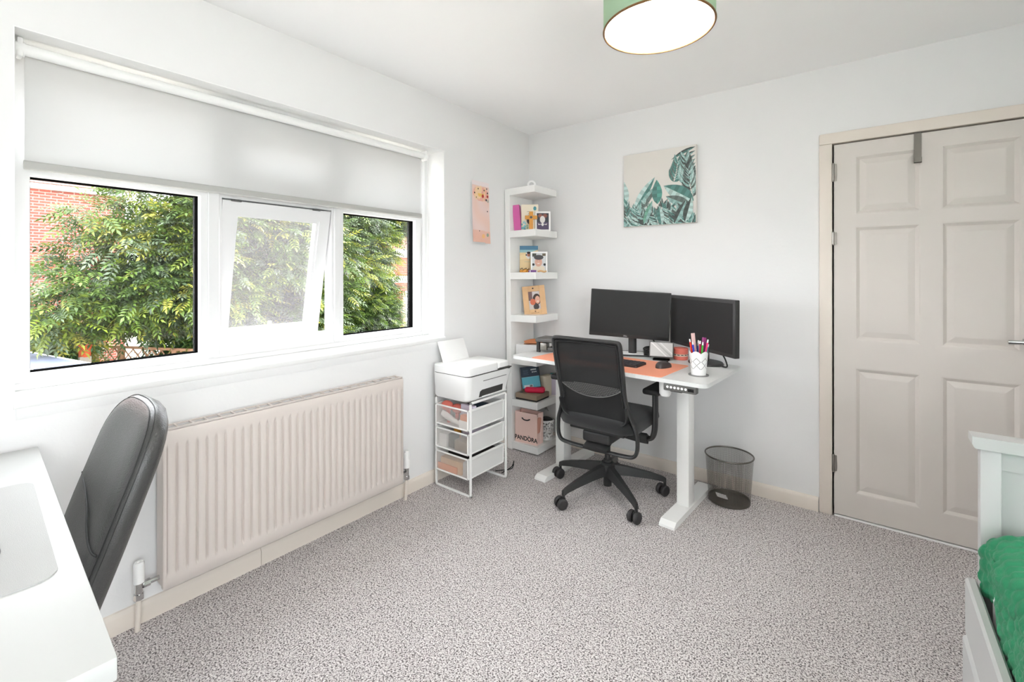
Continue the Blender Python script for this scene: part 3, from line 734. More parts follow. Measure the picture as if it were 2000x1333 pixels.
photo_frame('photo_frame', 'white photo frame with a dark purple photo on the second shelf', (0.243, -0.165, 1.611), 0.115, 0.150, 0.013, 'white_plastic', 0.655, 0.10, draw_dark)
# third shelf
cd = upright('memorial_card', 'beach coloured card with a small oval portrait on the third shelf', 'card', (0.130, -0.185, 1.302), 0.138, 0.206, 0.004, face=0.62, lean=0.10)
MB().box((-0.069, 0, 0), (0.069, 0.003, 0.206)).build('card_sheet', 'cream_card', cd, smooth=0)
g = MB(); y = -0.0005
for k in range(20):
    t = k/19; c = np.array(S(222,196,150))*(1-t)+np.array(S(232,206,160))*t
    if t > 0.78: c = np.array(S(150,190,196))
    if t > 0.88: c = np.array(S(84,130,160))
    flatrect(g, -0.069, 0.206*k/20, 0.069, 0.206*(k+1)/20, tuple(c), y)
g.col = S(236,214,170); g.poly([(-0.069, y-0.0002, 0.13), (0.069, y-0.0002, 0.175), (0.069, y-0.0002, 0.12), (-0.069, y-0.0002, 0.10)])
flatdisc(g, -0.002, 0.135, 0.021, 0.029, S(226,226,226), y-0.0004); flatdisc(g, -0.002, 0.138, 0.012, 0.016, S(170,110,90), y-0.0006); flatdisc(g, -0.002, 0.153, 0.014, 0.009, S(40,38,38), y-0.0008)
for s in (-1, 1): flatdisc(g, -0.002+s*0.018, 0.136, 0.005, 0.007, S(30,30,32), y-0.0009)
flatdisc(g, -0.002, 0.115, 0.012, 0.010, S(236,232,230), y-0.0008); flatrect(g, -0.035, 0.083, 0.03, 0.086, S(186,180,160), y-0.0004)
g.build('card_print', 'print', cd, smooth=0, fixn=False)
photo_frame('photo_frame', 'white photo frame with a portrait in a dark cap on the third shelf', (0.226, -0.190, 1.302), 0.124, 0.158, 0.012, 'white_plastic', 0.655, 0.10, draw_child)
orn = thing('ornament', (0.168, -0.288, 1.302), 'little orange and brown ornament at the front of the third shelf', 'ornament', 0.6)
g = MB(); g.sphere((0.0, 0, 0.014), 0.016, 14, (1.3, 0.8, 0.9)); g.sphere((-0.028, 0.0, 0.012), 0.012, 12, (1, 0.8, 1)); g.sphere((0.022, 0, 0.016), 0.010, 12, (1, 0.8, 1.2)); g.build('body', 'wood_cross', orn)
g = MB()
for k in range(7): g.sphere((-0.032+0.01*k, -0.006, 0.027+0.006*math.sin(k*2.1)), 0.0045, 8)
g.build('beads', 'dark_box', orn)
pb = thing('trinket_box', (0.228, -0.280, 1.302), 'tiny purple trinket box with a white band on the third shelf', 'box', 0.66)
MB().box((-0.028, -0.012, 0), (0.028, 0.012, 0.020), bev=0.002).build('box_body', 'purple', pb); MB().box((-0.020, -0.0126, 0), (-0.014, 0.0126, 0.0206)).build('band', 'paper_white', pb, smooth=0)
g = MB(); g.tube(smoothpath([(0.04, 0.0, 0.008), (0.06, 0.005, 0.014), (0.085, 0.0, 0.008), (0.10, 0.008, 0.012)]), 0.007, n=8)
tag(g.build('shell_string', 'wood_light', None, loc=(0.228, -0.280, 1.302)), 'short string of pale shells beside the purple trinket box', 'ornament').rotation_euler = (0, 0, 0.66)
# fourth shelf: wooden frame
wf = photo_frame('photo_frame', 'light wooden photo frame with a portrait of two people on the fourth shelf', (0.200, -0.195, 0.990), 0.168, 0.218, 0.042, 'wood_light', 0.60, 0.12, draw_woman)
wf.rotation_euler = (Matrix.Rotation(0.60, 3, 'Z') @ Matrix.Rotation(-0.10, 3, 'Y') @ Matrix.Rotation(-0.14, 3, 'X')).to_euler()
MB().sphere((-0.004, -0.001, 0.199), 0.006, 8, (1, 0.5, 1)).build('emblem', 'dark_box', wf)
g = MB()
for k in range(5): flatrect(g, -0.030+0.012*k, 0.014, -0.022+0.012*k, 0.017, S(120,84,56), -0.0006)
flatdisc(g, 0, 0.027, 0.006, 0.005, S(120,84,56), -0.0006); g.build('engraving', 'print', wf, smooth=0, fixn=False)
# fifth shelf: white box and orange papers
tag(MB().box((0.085, -0.290, 0.681), (0.275, -0.100, 0.775), bev=0.003).build('white_box', 'paper_white', None), 'white cardboard box on the shelf level with the desk', 'box')
pf = thing('paper_stack', (0.190, -0.180, 0.775), 'loose orange papers lying on the white cardboard box', 'papers', 0.5)
for k in range(3): MB().grid(lambda u, v, k=k: (-0.085+0.17*u, -0.06+0.12*v, 0.002+0.004*k+0.016*math.sin(PI*u)*(0.5+0.3*k)*v), 8, 4).build('sheet', 'orange_paper' if k != 1 else 'wood_light', pf, smooth=60).rotation_euler = (0, 0, 0.12*k)
# sixth shelf
bx = thing('gift_box', (0.188, -0.205, 0.372), 'flat brown box with a black base on the sixth shelf', 'box', 0.04)
MB().box((-0.095, -0.095, 0), (0.085, 0.075, 0.016)).build('box_base', 'dark_box', bx, smooth=0); MB().box((-0.097, -0.097, 0.014), (0.087, 0.077, 0.048), bev=0.002).build('lid', 'brown_box', bx)
pc = thing('red_pouch', (0.205, -0.215, 0.420), 'bright red zipped pouch lying on the flat brown box', 'pouch', 0.5)
MB().box((-0.075, -0.035, 0), (0.075, 0.035, 0.040), bev=0.0195, seg=4).build('pouch_body', 'red_pouch', pc)
bl = thing('boxed_set', (0.190, -0.232, 0.452), 'navy and blue packaging box leaning above the red pouch', 'box')
bl.rotation_euler = (Matrix.Rotation(0.55, 3, 'Z') @ Matrix.Rotation(-0.16, 3, 'Y') @ Matrix.Rotation(-0.26, 3, 'X')).to_euler()
MB().box((-0.068, 0, 0), (0.068, 0.035, 0.158)).build('box_body', 'navy_card', bl, smooth=0)
g = MB(); y = -0.0006; flatrect(g, -0.066, 0.004, 0.066, 0.080, S(96,178,196), y); flatrect(g, -0.066, 0.080, 0.066, 0.083, S(150,205,215), y); flatrect(g, -0.055, 0.008, 0.012, 0.026, S(214,220,222), y-0.0003); flatrect(g, -0.012, 0.010, 0.008, 0.024, S(110,120,124), y-0.0005)
flatrect(g, 0.008, 0.128, 0.050, 0.138, S(190,196,200), y)
for k in range(3): flatdisc(g, 0.020+0.013*k, 0.115, 0.005, 0.005, S(206,210,214), y)
for k in range(5): flatrect(g, -0.05, 0.10+0.008*k, -0.01-0.004*(k % 2), 0.1025+0.008*k, S(90,104,120), y)
g.build('label_print', 'print', bl, smooth=0, fixn=False)
wb_ = thing('wash_bag', (0.118, -0.170, 0.372), 'small dark red and navy bag tucked behind the packaging box', 'bag', 0.5)
MB().box((-0.040, -0.02, 0.0), (0.040, 0.02, 0.07), bev=0.012, seg=3).build('bag_body', 'red_pouch', wb_); MB().box((-0.036, -0.018, 0.066), (0.036, 0.018, 0.135), bev=0.014, seg=3).build('bag_top', 'navy_card', wb_)
tag(MB().sphere((0.125, -0.275, 0.400), 0.028, 14, (0.8, 0.8, 1.0)).sphere((0.105, -0.262, 0.392), 0.022, 12).build('grey_cloth', 'grey_plastic', None), 'crumpled grey cloth at the left of the sixth shelf', 'cloth')
tag(MB().box((-0.028, -0.05, 0), (0.028, 0.05, 0.155), bev=0.002).build('cream_box', 'cream_card', None, loc=(0.222, -0.090, 0.372)), 'upright cream packaging box on the sixth shelf', 'box')
tag(MB().box((-0.02, -0.004, 0), (0.024, 0.004, 0.158)).build('leaflet', 'lilac', None, loc=(0.262, -0.048, 0.372)), 'pale lilac leaflet standing at the right of the sixth shelf', 'leaflet').rotation_euler = (0, 0, 0.5)
tag(MB().box((-0.024, -0.003, 0), (0.022, 0.003, 0.166)).build('booklet', 'teal_dark', None, loc=(0.254, -0.036, 0.372)), 'teal booklet standing behind the lilac leaflet', 'booklet').rotation_euler = (0, 0, 0.5)
lv = thing('loose_cards', (0.245, -0.262, 0.372), 'loose white and blue cards lying on the sixth shelf', 'cards', 0.6)
MB().box((-0.05, -0.025, 0), (0.04, 0.025, 0.001)).build('card', 'paper_white', lv, smooth=0); MB().box((0.0, -0.005, 0.001), (0.05, 0.025, 0.002)).build('card', 'navy_card', lv, smooth=0)
# bottom shelf: pink paper bag and lace basket
bg = thing('paper_bag', (0.085, -0.298, 0.057), 'pale pink paper shopping bag with black lettering on the lowest shelf', 'bag', 0.05)
bw, bd, bh = 0.190, 0.085, 0.225
g = MB(); th = 0.0012
g.box((0, 0, 0), (bw, th, bh)); g.box((0, bd-th, 0), (bw, bd, bh)); g.box((0, 0, 0), (bw, bd, th))
for x in (0, bw): s = 1 if x == 0 else -1; g.add([(x, 0, 0), (x, bd, 0), (x+s*0.012*0, bd/2, 0), (x, 0, bh), (x, bd, bh), (x+s*0.016, bd/2, bh)], [(0, 2, 5, 3), (2, 1, 4, 5)])
g.build('bag_body', 'pink_bag', bg, smooth=0)
MB().box((0.004, 0.006, 0.08), (bw-0.004, bd-0.006, bh-0.03), bev=0.01).build('bag_lining', 'pink_inside', bg)
MB().box((0.03, 0.02, bh-0.05), (0.17, 0.06, bh-0.012), bev=0.008).build('tissue', 'pink_bag', bg)
MB().tube(smoothpath([(0.062, -0.002, bh-0.040), (0.08, -0.005, bh-0.050), (0.11, -0.005, bh-0.051), (0.130, -0.002, bh-0.042)]), 0.0042, 0.0042, n=8).build('handle', 'black_print', bg)
text('lettering', 'PANDORA', 0.044, T((bw/2, -0.0006, 0.036)) @ R(PI/2, 'X'), 'black_print', bg, sx=0.92, bold=0.0009)
g = MB()
for dx, hgt in ((-0.006, 0.006), (0.0, 0.008), (0.006, 0.006)): g.prism([(0.1195+dx-0.0022, 0.0575), (0.1195+dx+0.0022, 0.0575), (0.1195+dx, 0.0575+hgt)], 1, -0.0009, -0.0004)
g.build('crown_mark', 'black_print', bg, smooth=0)
bk = thing('lace_basket', (0.236, -0.112, 0.057), 'white lace-cut basket with dark cloth beside the pink bag', 'basket')
def lace_wall(g, r0, r1, h, nu, nv, scal=0.0, thick=0.0015, holes=lambda u, v: False):
    """cylindrical wall made of small plates, leaving holes"""
    for i in range(nu):
        for j in range(nv):
            if holes(i, j): continue
            a0, a1 = 2*PI*i/nu, 2*PI*(i+1)/nu; z0, z1 = h*j/nv, h*(j+1)/nv
            if j == nv-1 and scal > 0:
                e0, e1 = scal*abs(math.sin(a0*3)), scal*abs(math.sin(a1*3))
            else: e0 = e1 = 0
            ra, rb_ = r0+(r1-r0)*j/nv, r0+(r1-r0)*(j+1)/nv
            g.add([(ra*math.cos(a0), ra*math.sin(a0), z0), (ra*math.cos(a1), ra*math.sin(a1), z0), (rb_*math.cos(a1), rb_*math.sin(a1), z1+e1), (rb_*math.cos(a0), rb_*math.sin(a0), z1+e0)], [(0, 1, 2, 3)])
random.seed(14)
hs = {(random.randrange(48), random.randrange(3, 22)) for _ in range(330)}
g = MB(); lace_wall(g, 0.050, 0.062, 0.150, 48, 24, holes=lambda i, j: (i, j) in hs)
g.build('lace_wall', 'white_plastic', bk, smooth=0, kind='stuff')
MB().lathe([(0, 0.001), (0.050, 0.001), (0.050, 0.004)], 32).build('base', 'white_plastic', bk)
g = MB(); g.sphere((0, 0, 0.135), 0.052, 16, (1, 1, 0.55)); tag(g.build('dark_cloth', 'charcoal_fabric', None, loc=(0.236, -0.112, 0.057)), 'black cloth stuffed inside the white lace basket', 'cloth')
fb = MB(); random.seed(2)
fb.grid(lambda u, v: (0.10+0.12*u, -0.15+0.10*v, 0.20+0.10*math.sin(PI*u)*math.sin(PI*v)+0.012*math.sin(23*u+7*v)), 14, 10)
tag(fb.build('clear_film_bag', 'film_bag', None, smooth=80, loc=(0, 0, 0.057)), 'crumpled clear film bag stuffed behind the pink paper bag', 'plastic bag')

# ================================================================ DRAWER UNIT AND PRINTER
du = thing('drawer_tower', (0.045, -1.060, 0), 'white wire drawer tower with three clear fronted drawers', 'drawer unit', rz=0.0)
DW, DD, DH, tb = 0.297, 0.340, 0.545, 0.0065
g = MB()
def bar(p, q, r=tb):
    lo = [min(a, c)-r for a, c in zip(p, q)]; hi = [max(a, c)+r for a, c in zip(p, q)]
    g.box(lo, hi, bev=0.0025, seg=1)
z_ = tb+0.002
for x in (tb, DW-tb):
    for y in (tb, DD-tb): bar((x, y, z_), (x, y, DH))
for y in (tb, DD-tb): bar((tb, y, z_), (DW-tb, y, z_)); 
for y in (DD-tb,): bar((tb, y, DH), (DW-tb, y, DH))
for x in (tb, DW-tb): bar((x, tb, DH), (x, DD-tb, DH))
g.build('frame', 'white_metal', du, smooth=30)
for k, zt in enumerate((0.500, 0.360, 0.220)):
    for x in (0.012, DW-0.012): MB().box((x-0.004, 0.008, zt-0.004), (x+0.004, DD-0.008, zt+0.002)).build('runner', 'white_metal', du, smooth=0)
    dw = bpy.data.objects.new('drawer', None); COL.objects.link(dw); dw.parent = du; dw.location = (0, 0, zt-0.116)
    x0, x1, y0, y1, h = 0.017, DW-0.017, -0.006, DD-0.020, 0.118
    g = MB()
    for a, bq in (((x0, y0), (x1, y0)), ((x0, y1), (x1, y1)), ((x0, y0), (x0, y1)), ((x1, y0), (x1, y1))):
        for zz in (0.005, h): g.box((min(a[0], bq[0])-0.004, min(a[1], bq[1])-0.004, zz-0.005), (max(a[0], bq[0])+0.004, max(a[1], bq[1])+0.004, zz+0.004), bev=0.002, seg=1)
    for x in (x0, x1):
        for y in (y0, y1): g.box((x-0.004, y-0.004, 0), (x+0.004, y+0.004, h), bev=0.002, seg=1)
    g.build('rim', 'white_metal', dw, smooth=30)
    MB().box((x0, y0-0.001, 0.004), (x1, y0+0.001, h-0.002)).build('clear_front', 'clear_plastic', dw, smooth=0)
    g = MB(); g.box((x0-0.001, y0, 0.002), (x0+0.001, y1, h-0.002)); g.box((x1-0.001, y0, 0.002), (x1+0.001, y1, h-0.002)); g.box((x0, y1-0.001, 0.002), (x1, y1+0.001, h-0.002)); g.box((x0, y0, 0.001), (x1, y1, 0.003))
    g.build('mesh_sides', 'drawer_mesh', dw, smooth=0)
# drawer contents
def content(name, label, lo, hi, m, bev=0.004, rz=0.0, cat='box'):
    c = [(a+bq)/2 for a, bq in zip(lo, hi)]; c[2] = lo[2]
    return tag(MB().box([a-q for a, q in zip(lo, c)], [a-q for a, q in zip(hi, c)], bev=bev).build(name, m, None, loc=c), label, cat)
bz = 0.388
o = thing('hair_brush', (0.120, -1.015, bz), 'round coral brush heads sticking out of the top drawer', 'brush', 0.3)
g = MB(); g.sphere((-0.01, 0, 0.100), 0.034, 18, (1.2, 0.7, 0.95)); g.cyl((0, 0, 0.0), (-0.005, 0, 0.09), 0.010, 0.014); g.build('brush_head', 'coral', o)
g = MB(); g.sphere((0.055, 0.01, 0.086), 0.034, 18, (1.2, 0.7, 0.85)); g.cyl((0.05, 0.01, 0.0), (0.055, 0.01, 0.08), 0.010, 0.014); g.build('brush_head', 'coral', o)
hd = thing('white_gadget', (0.170, -1.045, bz), 'white rounded hand gadget seen through the top drawer front', 'gadget', 0.0)
g = MB(); g.tube([(-0.075, 0, 0.060), (-0.04, 0, 0.050), (0.02, 0.002, 0.030), (0.08, 0.004, 0.018)], [0.018, 0.022, 0.016, 0.012], 0.012, n=14, up=(0, 1, 0)); g.build('body', 'paper_white', hd)
content('cable_bag', 'dark navy pouch in the top drawer', (0.190, -0.98, bz), (0.320, -0.84, bz+0.115), 'navy_card', 0.02, cat='pouch')
content('lilac_box', 'lilac box lid rising above the top drawer', (0.215, -1.010, bz), (0.320, -0.985, bz+0.128), 'lilac', 0.003)
content('coral_box', 'coral box at the right of the top drawer', (0.255, -1.058, bz), (0.318, -1.02, bz+0.080), 'orange_paper', 0.004)
content('white_card_box', 'white box low in the top drawer', (0.250, -1.062, bz), (0.318, -1.060+0.0, bz+0.050), 'paper_white', 0.0005)
bz = 0.248
content('remote_box', 'pale box standing at the left of the middle drawer', (0.068, -1.050, bz), (0.135, -1.00, bz+0.078), 'paper_white', 0.004)
content('grey_case', 'dark grey case standing in the middle drawer', (0.145, -1.045, bz), (0.190, -0.99, bz+0.085), 'grey_plastic', 0.006, cat='case')
content('mauve_box', 'mauve flat box at the right of the middle drawer', (0.200, -1.050, bz), (0.318, -0.98, bz+0.060), 'brown_box', 0.004)
o = content('yellow_ball', 'small yellow ball among the items of the middle drawer', (0.13, -0.99, bz), (0.17, -0.95, bz+0.115), 'wood_cross', 0.015, cat='ball')
content('lilac_pouch', 'lilac pouch across the back of the middle drawer', (0.180, -0.97, bz), (0.318, -0.84, bz+0.108), 'lilac', 0.015, cat='pouch')
bz = 0.108
content('wooden_box', 'light wooden box in the bottom drawer', (0.085, -1.050, bz), (0.260, -0.99, bz+0.075), 'wood_light', 0.003)
content('peach_box', 'peach coloured box under the wooden box in the bottom drawer', (0.068, -1.058, bz), (0.230, -1.051, bz+0.040), 'orange_paper', 0.002)
content('purple_pouch', 'dark brown pouch at the back of the bottom drawer', (0.070, -0.98, bz), (0.315, -0.78, bz+0.112), 'dark_box', 0.02, cat='pouch')
content('grey_pot', 'grey pot at the right of the bottom drawer', (0.265, -1.050, bz), (0.318, -1.00, bz+0.085), 'paper_grey', 0.012, cat='pot')

pr = thing('printer', (0, 0, 0.553), 'white inkjet printer standing on the wire drawer tower', 'printer')
# flared body: lower outline smaller than the upper one
def ring(x0, y0, x1, y1, r, z): return [(x, y, z) for x, y in rrect(x0, y0, x1, y1, r, 6)]
def loft(rings, cap=True):
    g = MB(); n = len(rings[0]); vs = [p for rr in rings for p in rr]
    fs = [(i*n+k, i*n+(k+1) % n, (i+1)*n+(k+1) % n, (i+1)*n+k) for i in range(len(rings)-1) for k in range(n)]
    if cap: fs += [tuple(range(n-1, -1, -1)), tuple((len(rings)-1)*n+k for k in range(n))]
    return g.add(vs, fs)
PYa, PYb = -1.085, -0.665
loft([ring(0.060, PYa+0.012, 0.325, PYb-0.050, 0.03, 0.000), ring(0.052, PYa+0.004, 0.338, PYb-0.045, 0.032, 0.012), ring(0.047, PYa, 0.350, PYb, 0.034, 0.140), ring(0.047, PYa, 0.352, PYb+0.004, 0.034, 0.146)]).build('body', 'white_plastic', pr)
loft([ring(0.050, PYa+0.003, 0.346, PYb-0.004, 0.033, 0.146), ring(0.050, PYa+0.003, 0.346, PYb-0.004, 0.033, 0.150)]).build('seam', 'dark_slot', pr)
lid = loft([ring(0.047, PYa, 0.340, -0.790, 0.034, 0.150), ring(0.047, PYa, 0.335, -0.788, 0.034, 0.190), ring(0.051, PYa+0.004, 0.331, -0.792, 0.032, 0.194)]).build('scanner_lid', 'white_plastic', pr)
loft([ring(0.047, -0.786, 0.325, PYb+0.003, 0.028, 0.150), ring(0.047, -0.786, 0.320, PYb+0.003, 0.028, 0.180), ring(0.052, -0.784, 0.316, PYb-0.001, 0.026, 0.184)]).build('side_deck', 'white_plastic', pr)
MB().box((0.322, -0.775, 0.149), (0.3475, -0.680, 0.1535)).build('slot_line', 'dark_slot', pr, smooth=0)
MB().box((0.328, -0.725, 0.1445), (0.3535, -0.705, 0.1475)).build('button', 'grey_plastic', pr, smooth=0)
# output tray recess and the thin front line on the flared face
def face_x(z): return 0.338+(0.350-0.338)*(z-0.012)/0.128
MB().box((face_x(0.105)-0.003, -0.955, 0.106), (face_x(0.105)+0.0012, -0.735, 0.109)).build('front_line', 'dark_slot', pr, smooth=0)
g = MB(); g.prism([(-0.985, 0.016), (-0.772, 0.016), (-0.765, 0.056), (-0.960, 0.056), (-0.978, 0.048)], 0, 0.20, 0.3425); g.build('output_slot', 'dark_slot', pr, smooth=0)
MB().box((0.300, -0.965, 0.012), (0.350, -0.735, 0.019), bev=0.002).build('output_tray', 'white_plastic', pr)
g = MB(); g.lathe([(0.011, 0.0), (0.014, 0.0), (0.014, 0.0004), (0.011, 0.0004), (0.011, 0)], 24, (0.16, -0.99, 0.194)); g.build('logo_ring', 'paper_grey', lid)
text('logo', 'hp', 0.016, T((0.16, -0.99, 0.1942)) @ R(PI/2, 'Z'), 'paper_grey', lid)
ps = MB(); ps.box((-0.002, -0.125, -0.02), (0.002, 0.107, 0.140), bev=0.0018, seg=2, M=T((0.088, -0.905, 0.190)) @ R(math.radians(-22), 'Y')); ps.build('paper_support', 'white_plastic', pr)
MB().tube(smoothpath([(0.28, -0.70, 0.01), (0.33, -0.66, 0.05), (0.345, -0.655, 0.09), (0.33, -0.65, 0.04), (0.27, -0.63, 0.006), (0.22, -0.69, 0.006)]), 0.003, n=8).build('power_cable', 'black_rubber', None)
tag(bpy.data.objects['power_cable'], 'thin black cable curled on the carpet behind the drawer tower', 'cable')

# ================================================================ STANDING DESK
DZt = 0.770; dth = math.radians(-3.5); DC = Vector((0.955, -0.400, 0))
dk = thing('standing_desk', DC, 'white standing desk with a two piece top and white metal legs', 'desk', rz=dth)
hw, hd_ = 0.610, 0.300; seam = 0.248
for x0, x1, rl, rr_ in ((-hw, seam-0.0006, 0.035, 0.002), (seam+0.0006, hw, 0.002, 0.035)):
    pts = []
    for cx, cy, a0, r in ((x1-rr_, hd_-rr_, 0, rr_), (x0+rl, hd_-rl, PI/2, rl), (x0+rl, -hd_+rl, PI, rl), (x1-rr_, -hd_+rr_, 1.5*PI, rr_)):
        for k in range(6): a = a0+PI/2*k/5; pts.append((cx+r*math.cos(a), cy+r*math.sin(a)))
    MB().prism(pts, 2, DZt-0.020, DZt).build('top_panel', 'desk_white', dk, smooth=30)
MB().box((-0.44, -0.04, DZt-0.056), (0.40, 0.06, DZt-0.020), bev=0.003).build('cross_beam', 'white_metal', dk)
for s, x in ((-1, -0.420), (1, 0.393)):
    g = MB(); g.box((x-0.028, -0.034, 0.03), (x+0.038, 0.052, DZt-0.036), bev=0.003); lg = g.build('leg', 'white_metal', dk)
    g = MB(); g.prism([(-0.252, 0.0), (0.335, 0.0), (0.335, 0.014), (0.325, 0.030), (-0.225, 0.030), (-0.252, 0.012)], 0, x-0.036, x+0.046); g.build('foot', 'white_metal', dk, smooth=20)
    MB().box((x-0.02, -0.25, DZt-0.034), (x+0.03, 0.27, DZt-0.020), bev=0.002).build('side_bracket', 'white_metal', dk)
MB().box((0.388, -0.046, 0.665), (0.392, -0.036, 0.669), bev=0.001).build('bolt', 'dark_slot', dk)
cp = MB().box((0.402, -0.300, DZt-0.056), (0.562, -0.262, DZt-0.021), bev=0.004).build('control_panel', 'grey_plastic', dk)
for k in range(6): MB().cyl((0.423+0.018*k, -0.301, DZt-0.037), (0.423+0.018*k, -0.2995, DZt-0.037), 0.0062, n=14).cyl((0.423+0.018*k, -0.3015, DZt-0.037), (0.423+0.018*k, -0.300, DZt-0.037), 0.0034, n=10).build('button', 'white_plastic', cp)
MB().box((0.523, -0.3012, DZt-0.046), (0.552, -0.2995, DZt-0.031), bev=0.0005).build('display', 'black_gloss', cp)
MB().box((0.43, -0.285, DZt-0.062), (0.49, -0.265, DZt-0.054), bev=0.002).build('panel_bracket', 'black_plastic', cp)
# white cylinder hanging below the front edge
g = MB(); g.lathe([(0, 0.66), (0.022, 0.66), (0.030, 0.672), (0.031, 0.748), (0.0, 0.748)], 24, (0.372, -0.205, 0)); g.build('hanging_cup', 'white_plastic', dk)
def D(x, y, z=0): # desk local -> world
    c, s = math.cos(dth), math.sin(dth); return (DC.x+x*c-y*s, DC.y+x*s+y*c, DZt+z)
def W2L(x, y):
    c, s = math.cos(dth), math.sin(dth); dx, dy = x-DC.x, y-DC.y; return (dx*c+dy*s, -dx*s+dy*c)
# coral desk mat
mp_ = MB(); pts = rrect(-0.455, -0.292, 0.385, 0.105, 0.02); mp_.prism(pts, 2, 0, 0.002)
dm = tag(mp_.build('desk_mat', 'coral_mat', None, loc=D(0, 0)), 'coral orange desk mat spread under the keyboard and mouse', 'desk mat'); dm.rotation_euler = (0, 0, dth)
# keyboard
kx, ky = W2L(1.138, -0.508)
kb = thing('keyboard', D(kx-0.225, ky, 0.002), 'slim black keyboard lying on the coral desk mat', 'keyboard', rz=dth+0.02)
g = MB(); g.prism(rrect(-0.225, -0.068, 0.225, 0.068, 0.012), 2, 0.0, 0.012); g.build('body', 'keyboard_body', kb, smooth=30)
g = MB()
for r_ in range(5):
    for c_ in range(18):
        if r_ == 0 and 5 <= c_ <= 9: continue
        x = -0.217+c_*0.0242; y = -0.062+r_*0.0252; g.box((x, y, 0.010), (x+0.0208, y+0.0218, 0.0155), bev=0.0015, seg=1)
g.box((-0.217+5*0.0242, -0.062, 0.010), (-0.217+10*0.0242-0.0034, -0.062+0.0218, 0.0155), bev=0.0015, seg=1)
g.build('keys', 'keycap', kb, smooth=0, kind='stuff')
# mouse
ms = thing('mouse', (1.246, -0.458, DZt+0.002), 'black computer mouse on the coral desk mat', 'mouse', rz=-0.35)
def mouse_pt(u, v):
    a = 2*PI*u; e = 0.033*(1-0.12*math.cos(2*a)); rr = math.sin(v*PI/2)
    return (e*math.cos(a)*rr*0.95, 0.055*math.sin(a)*rr, 0.032*math.cos(v*PI/2)**0.75*(1-0.18*math.sin(a)*rr)+0.003)
MB().grid(mouse_pt, 28, 10).build('shell', 'mouse_shell', ms, smooth=80)
MB().prism([(0.033*(1-0.12*math.cos(2*a))*0.95*math.cos(a), 0.055*math.sin(a)) for a in [2*PI*k/28 for k in range(28)]], 2, 0, 0.004).build('base', 'black_plastic', ms)
MB().cyl((-0.004, 0.028, 0.030), (0.004, 0.028, 0.030), 0.007, n=14).build('scroll_wheel', 'black_rubber', ms)
# pen pot on a glass coaster
tag(MB().lathe([(0, 0), (0.050, 0), (0.050, 0.004), (0, 0.004)], 40).build('coaster', 'coaster_glass', None, loc=(1.455, -0.535, DZt)), 'round clear glass coaster under the white pen pot', 'coaster')
pp_ = thing('pen_pot', (1.455, -0.535, DZt+0.004), 'white lace-cut pen pot holding coloured pens', 'pen pot')
def hpat(i, j):
    a = i % 14; return (10 <= j <= 28) and (abs(abs(a-7)-abs((j-10) % 12-6)) < 1)
g = MB(); lace_wall(g, 0.035, 0.046, 0.112, 84, 36, scal=0.012, holes=hpat); g.build('lace_wall', 'white_plastic', pp_, smooth=0, kind='stuff'); g = MB(); lace_wall(g, 0.0335, 0.0445, 0.106, 48, 6, scal=0.010); g.build('painted_shade_liner', 'grey_plastic', pp_, smooth=40); g = None  # grey inner wall added so the lace holes look shaded
MB().lathe([(0, 0.001), (0.035, 0.001), (0.035, 0.006), (0, 0.006)], 32).build('base', 'white_plastic', pp_)
pens = (('red', S(226,48,30), 'red'), ('blue', S(40,60,190), 'blue'), ('navy', S(28,34,90), 'navy'), ('crimson', S(190,24,70), 'crimson'), ('green', S(70,190,60), 'green'), ('pink', S(232,60,120), 'pink'), ('teal', S(40,150,150), 'teal'), ('white', S(236,236,236), 'white'))
offs = ((-0.034, -0.006, 0.172), (-0.020, -0.014, 0.160), (0.002, -0.022, 0.158), (0.010, -0.012, 0.168), (0.020, -0.010, 0.162), (0.038, -0.002, 0.176), (0.036, 0.012, 0.150), (-0.006, 0.020, 0.165))
for (nm, c, w_), (px, py, tz) in zip(pens, offs):
    mat('pen_'+nm, c, 0.35)
    o = thing('pen', (1.455, -0.535, DZt+0.012), '%s pen standing in the white pen pot' % w_, 'pen', group=None)
    a0 = Vector((px*0.45, py*0.45, 0.0)); a1 = Vector((px*1.25, py*1.25, tz)); d_ = a1-a0
    MB().cyl(a0, a0+d_*0.91, 0.0046, n=10).build('barrel', 'pen_'+nm, o); MB().cyl(a0+d_*0.90, a1, 0.0040, 0.0032, n=10).build('cap', 'white_plastic' if nm not in ('navy',) else 'grey_plastic', o)
o = thing('nail_file', (1.455, -0.535, DZt+0.012), 'flat pale pink file standing tall in the pen pot', 'file'); mat('pale_pink', S(226,190,186), 0.6)
MB().box((-0.010, -0.001, 0), (0.010, 0.001, 0.205), bev=0.0009, seg=1, M=T((-0.010, 0.004, 0)) @ R(0.655, 'Z') @ R(-0.10, 'Y')).build('blade', 'pale_pink', o)
o = thing('highlighter', (1.455, -0.535, DZt+0.012), 'flat purple highlighter standing in the pen pot', 'pen'); mat('plum', S(140,40,110), 0.4)
MB().box((-0.011, -0.004, 0), (0.011, 0.004, 0.182), bev=0.003, seg=2, M=T((0.006, 0.020, 0)) @ R(0.655, 'Z') @ R(0.10, 'Y')).build('barrel', 'plum', o)

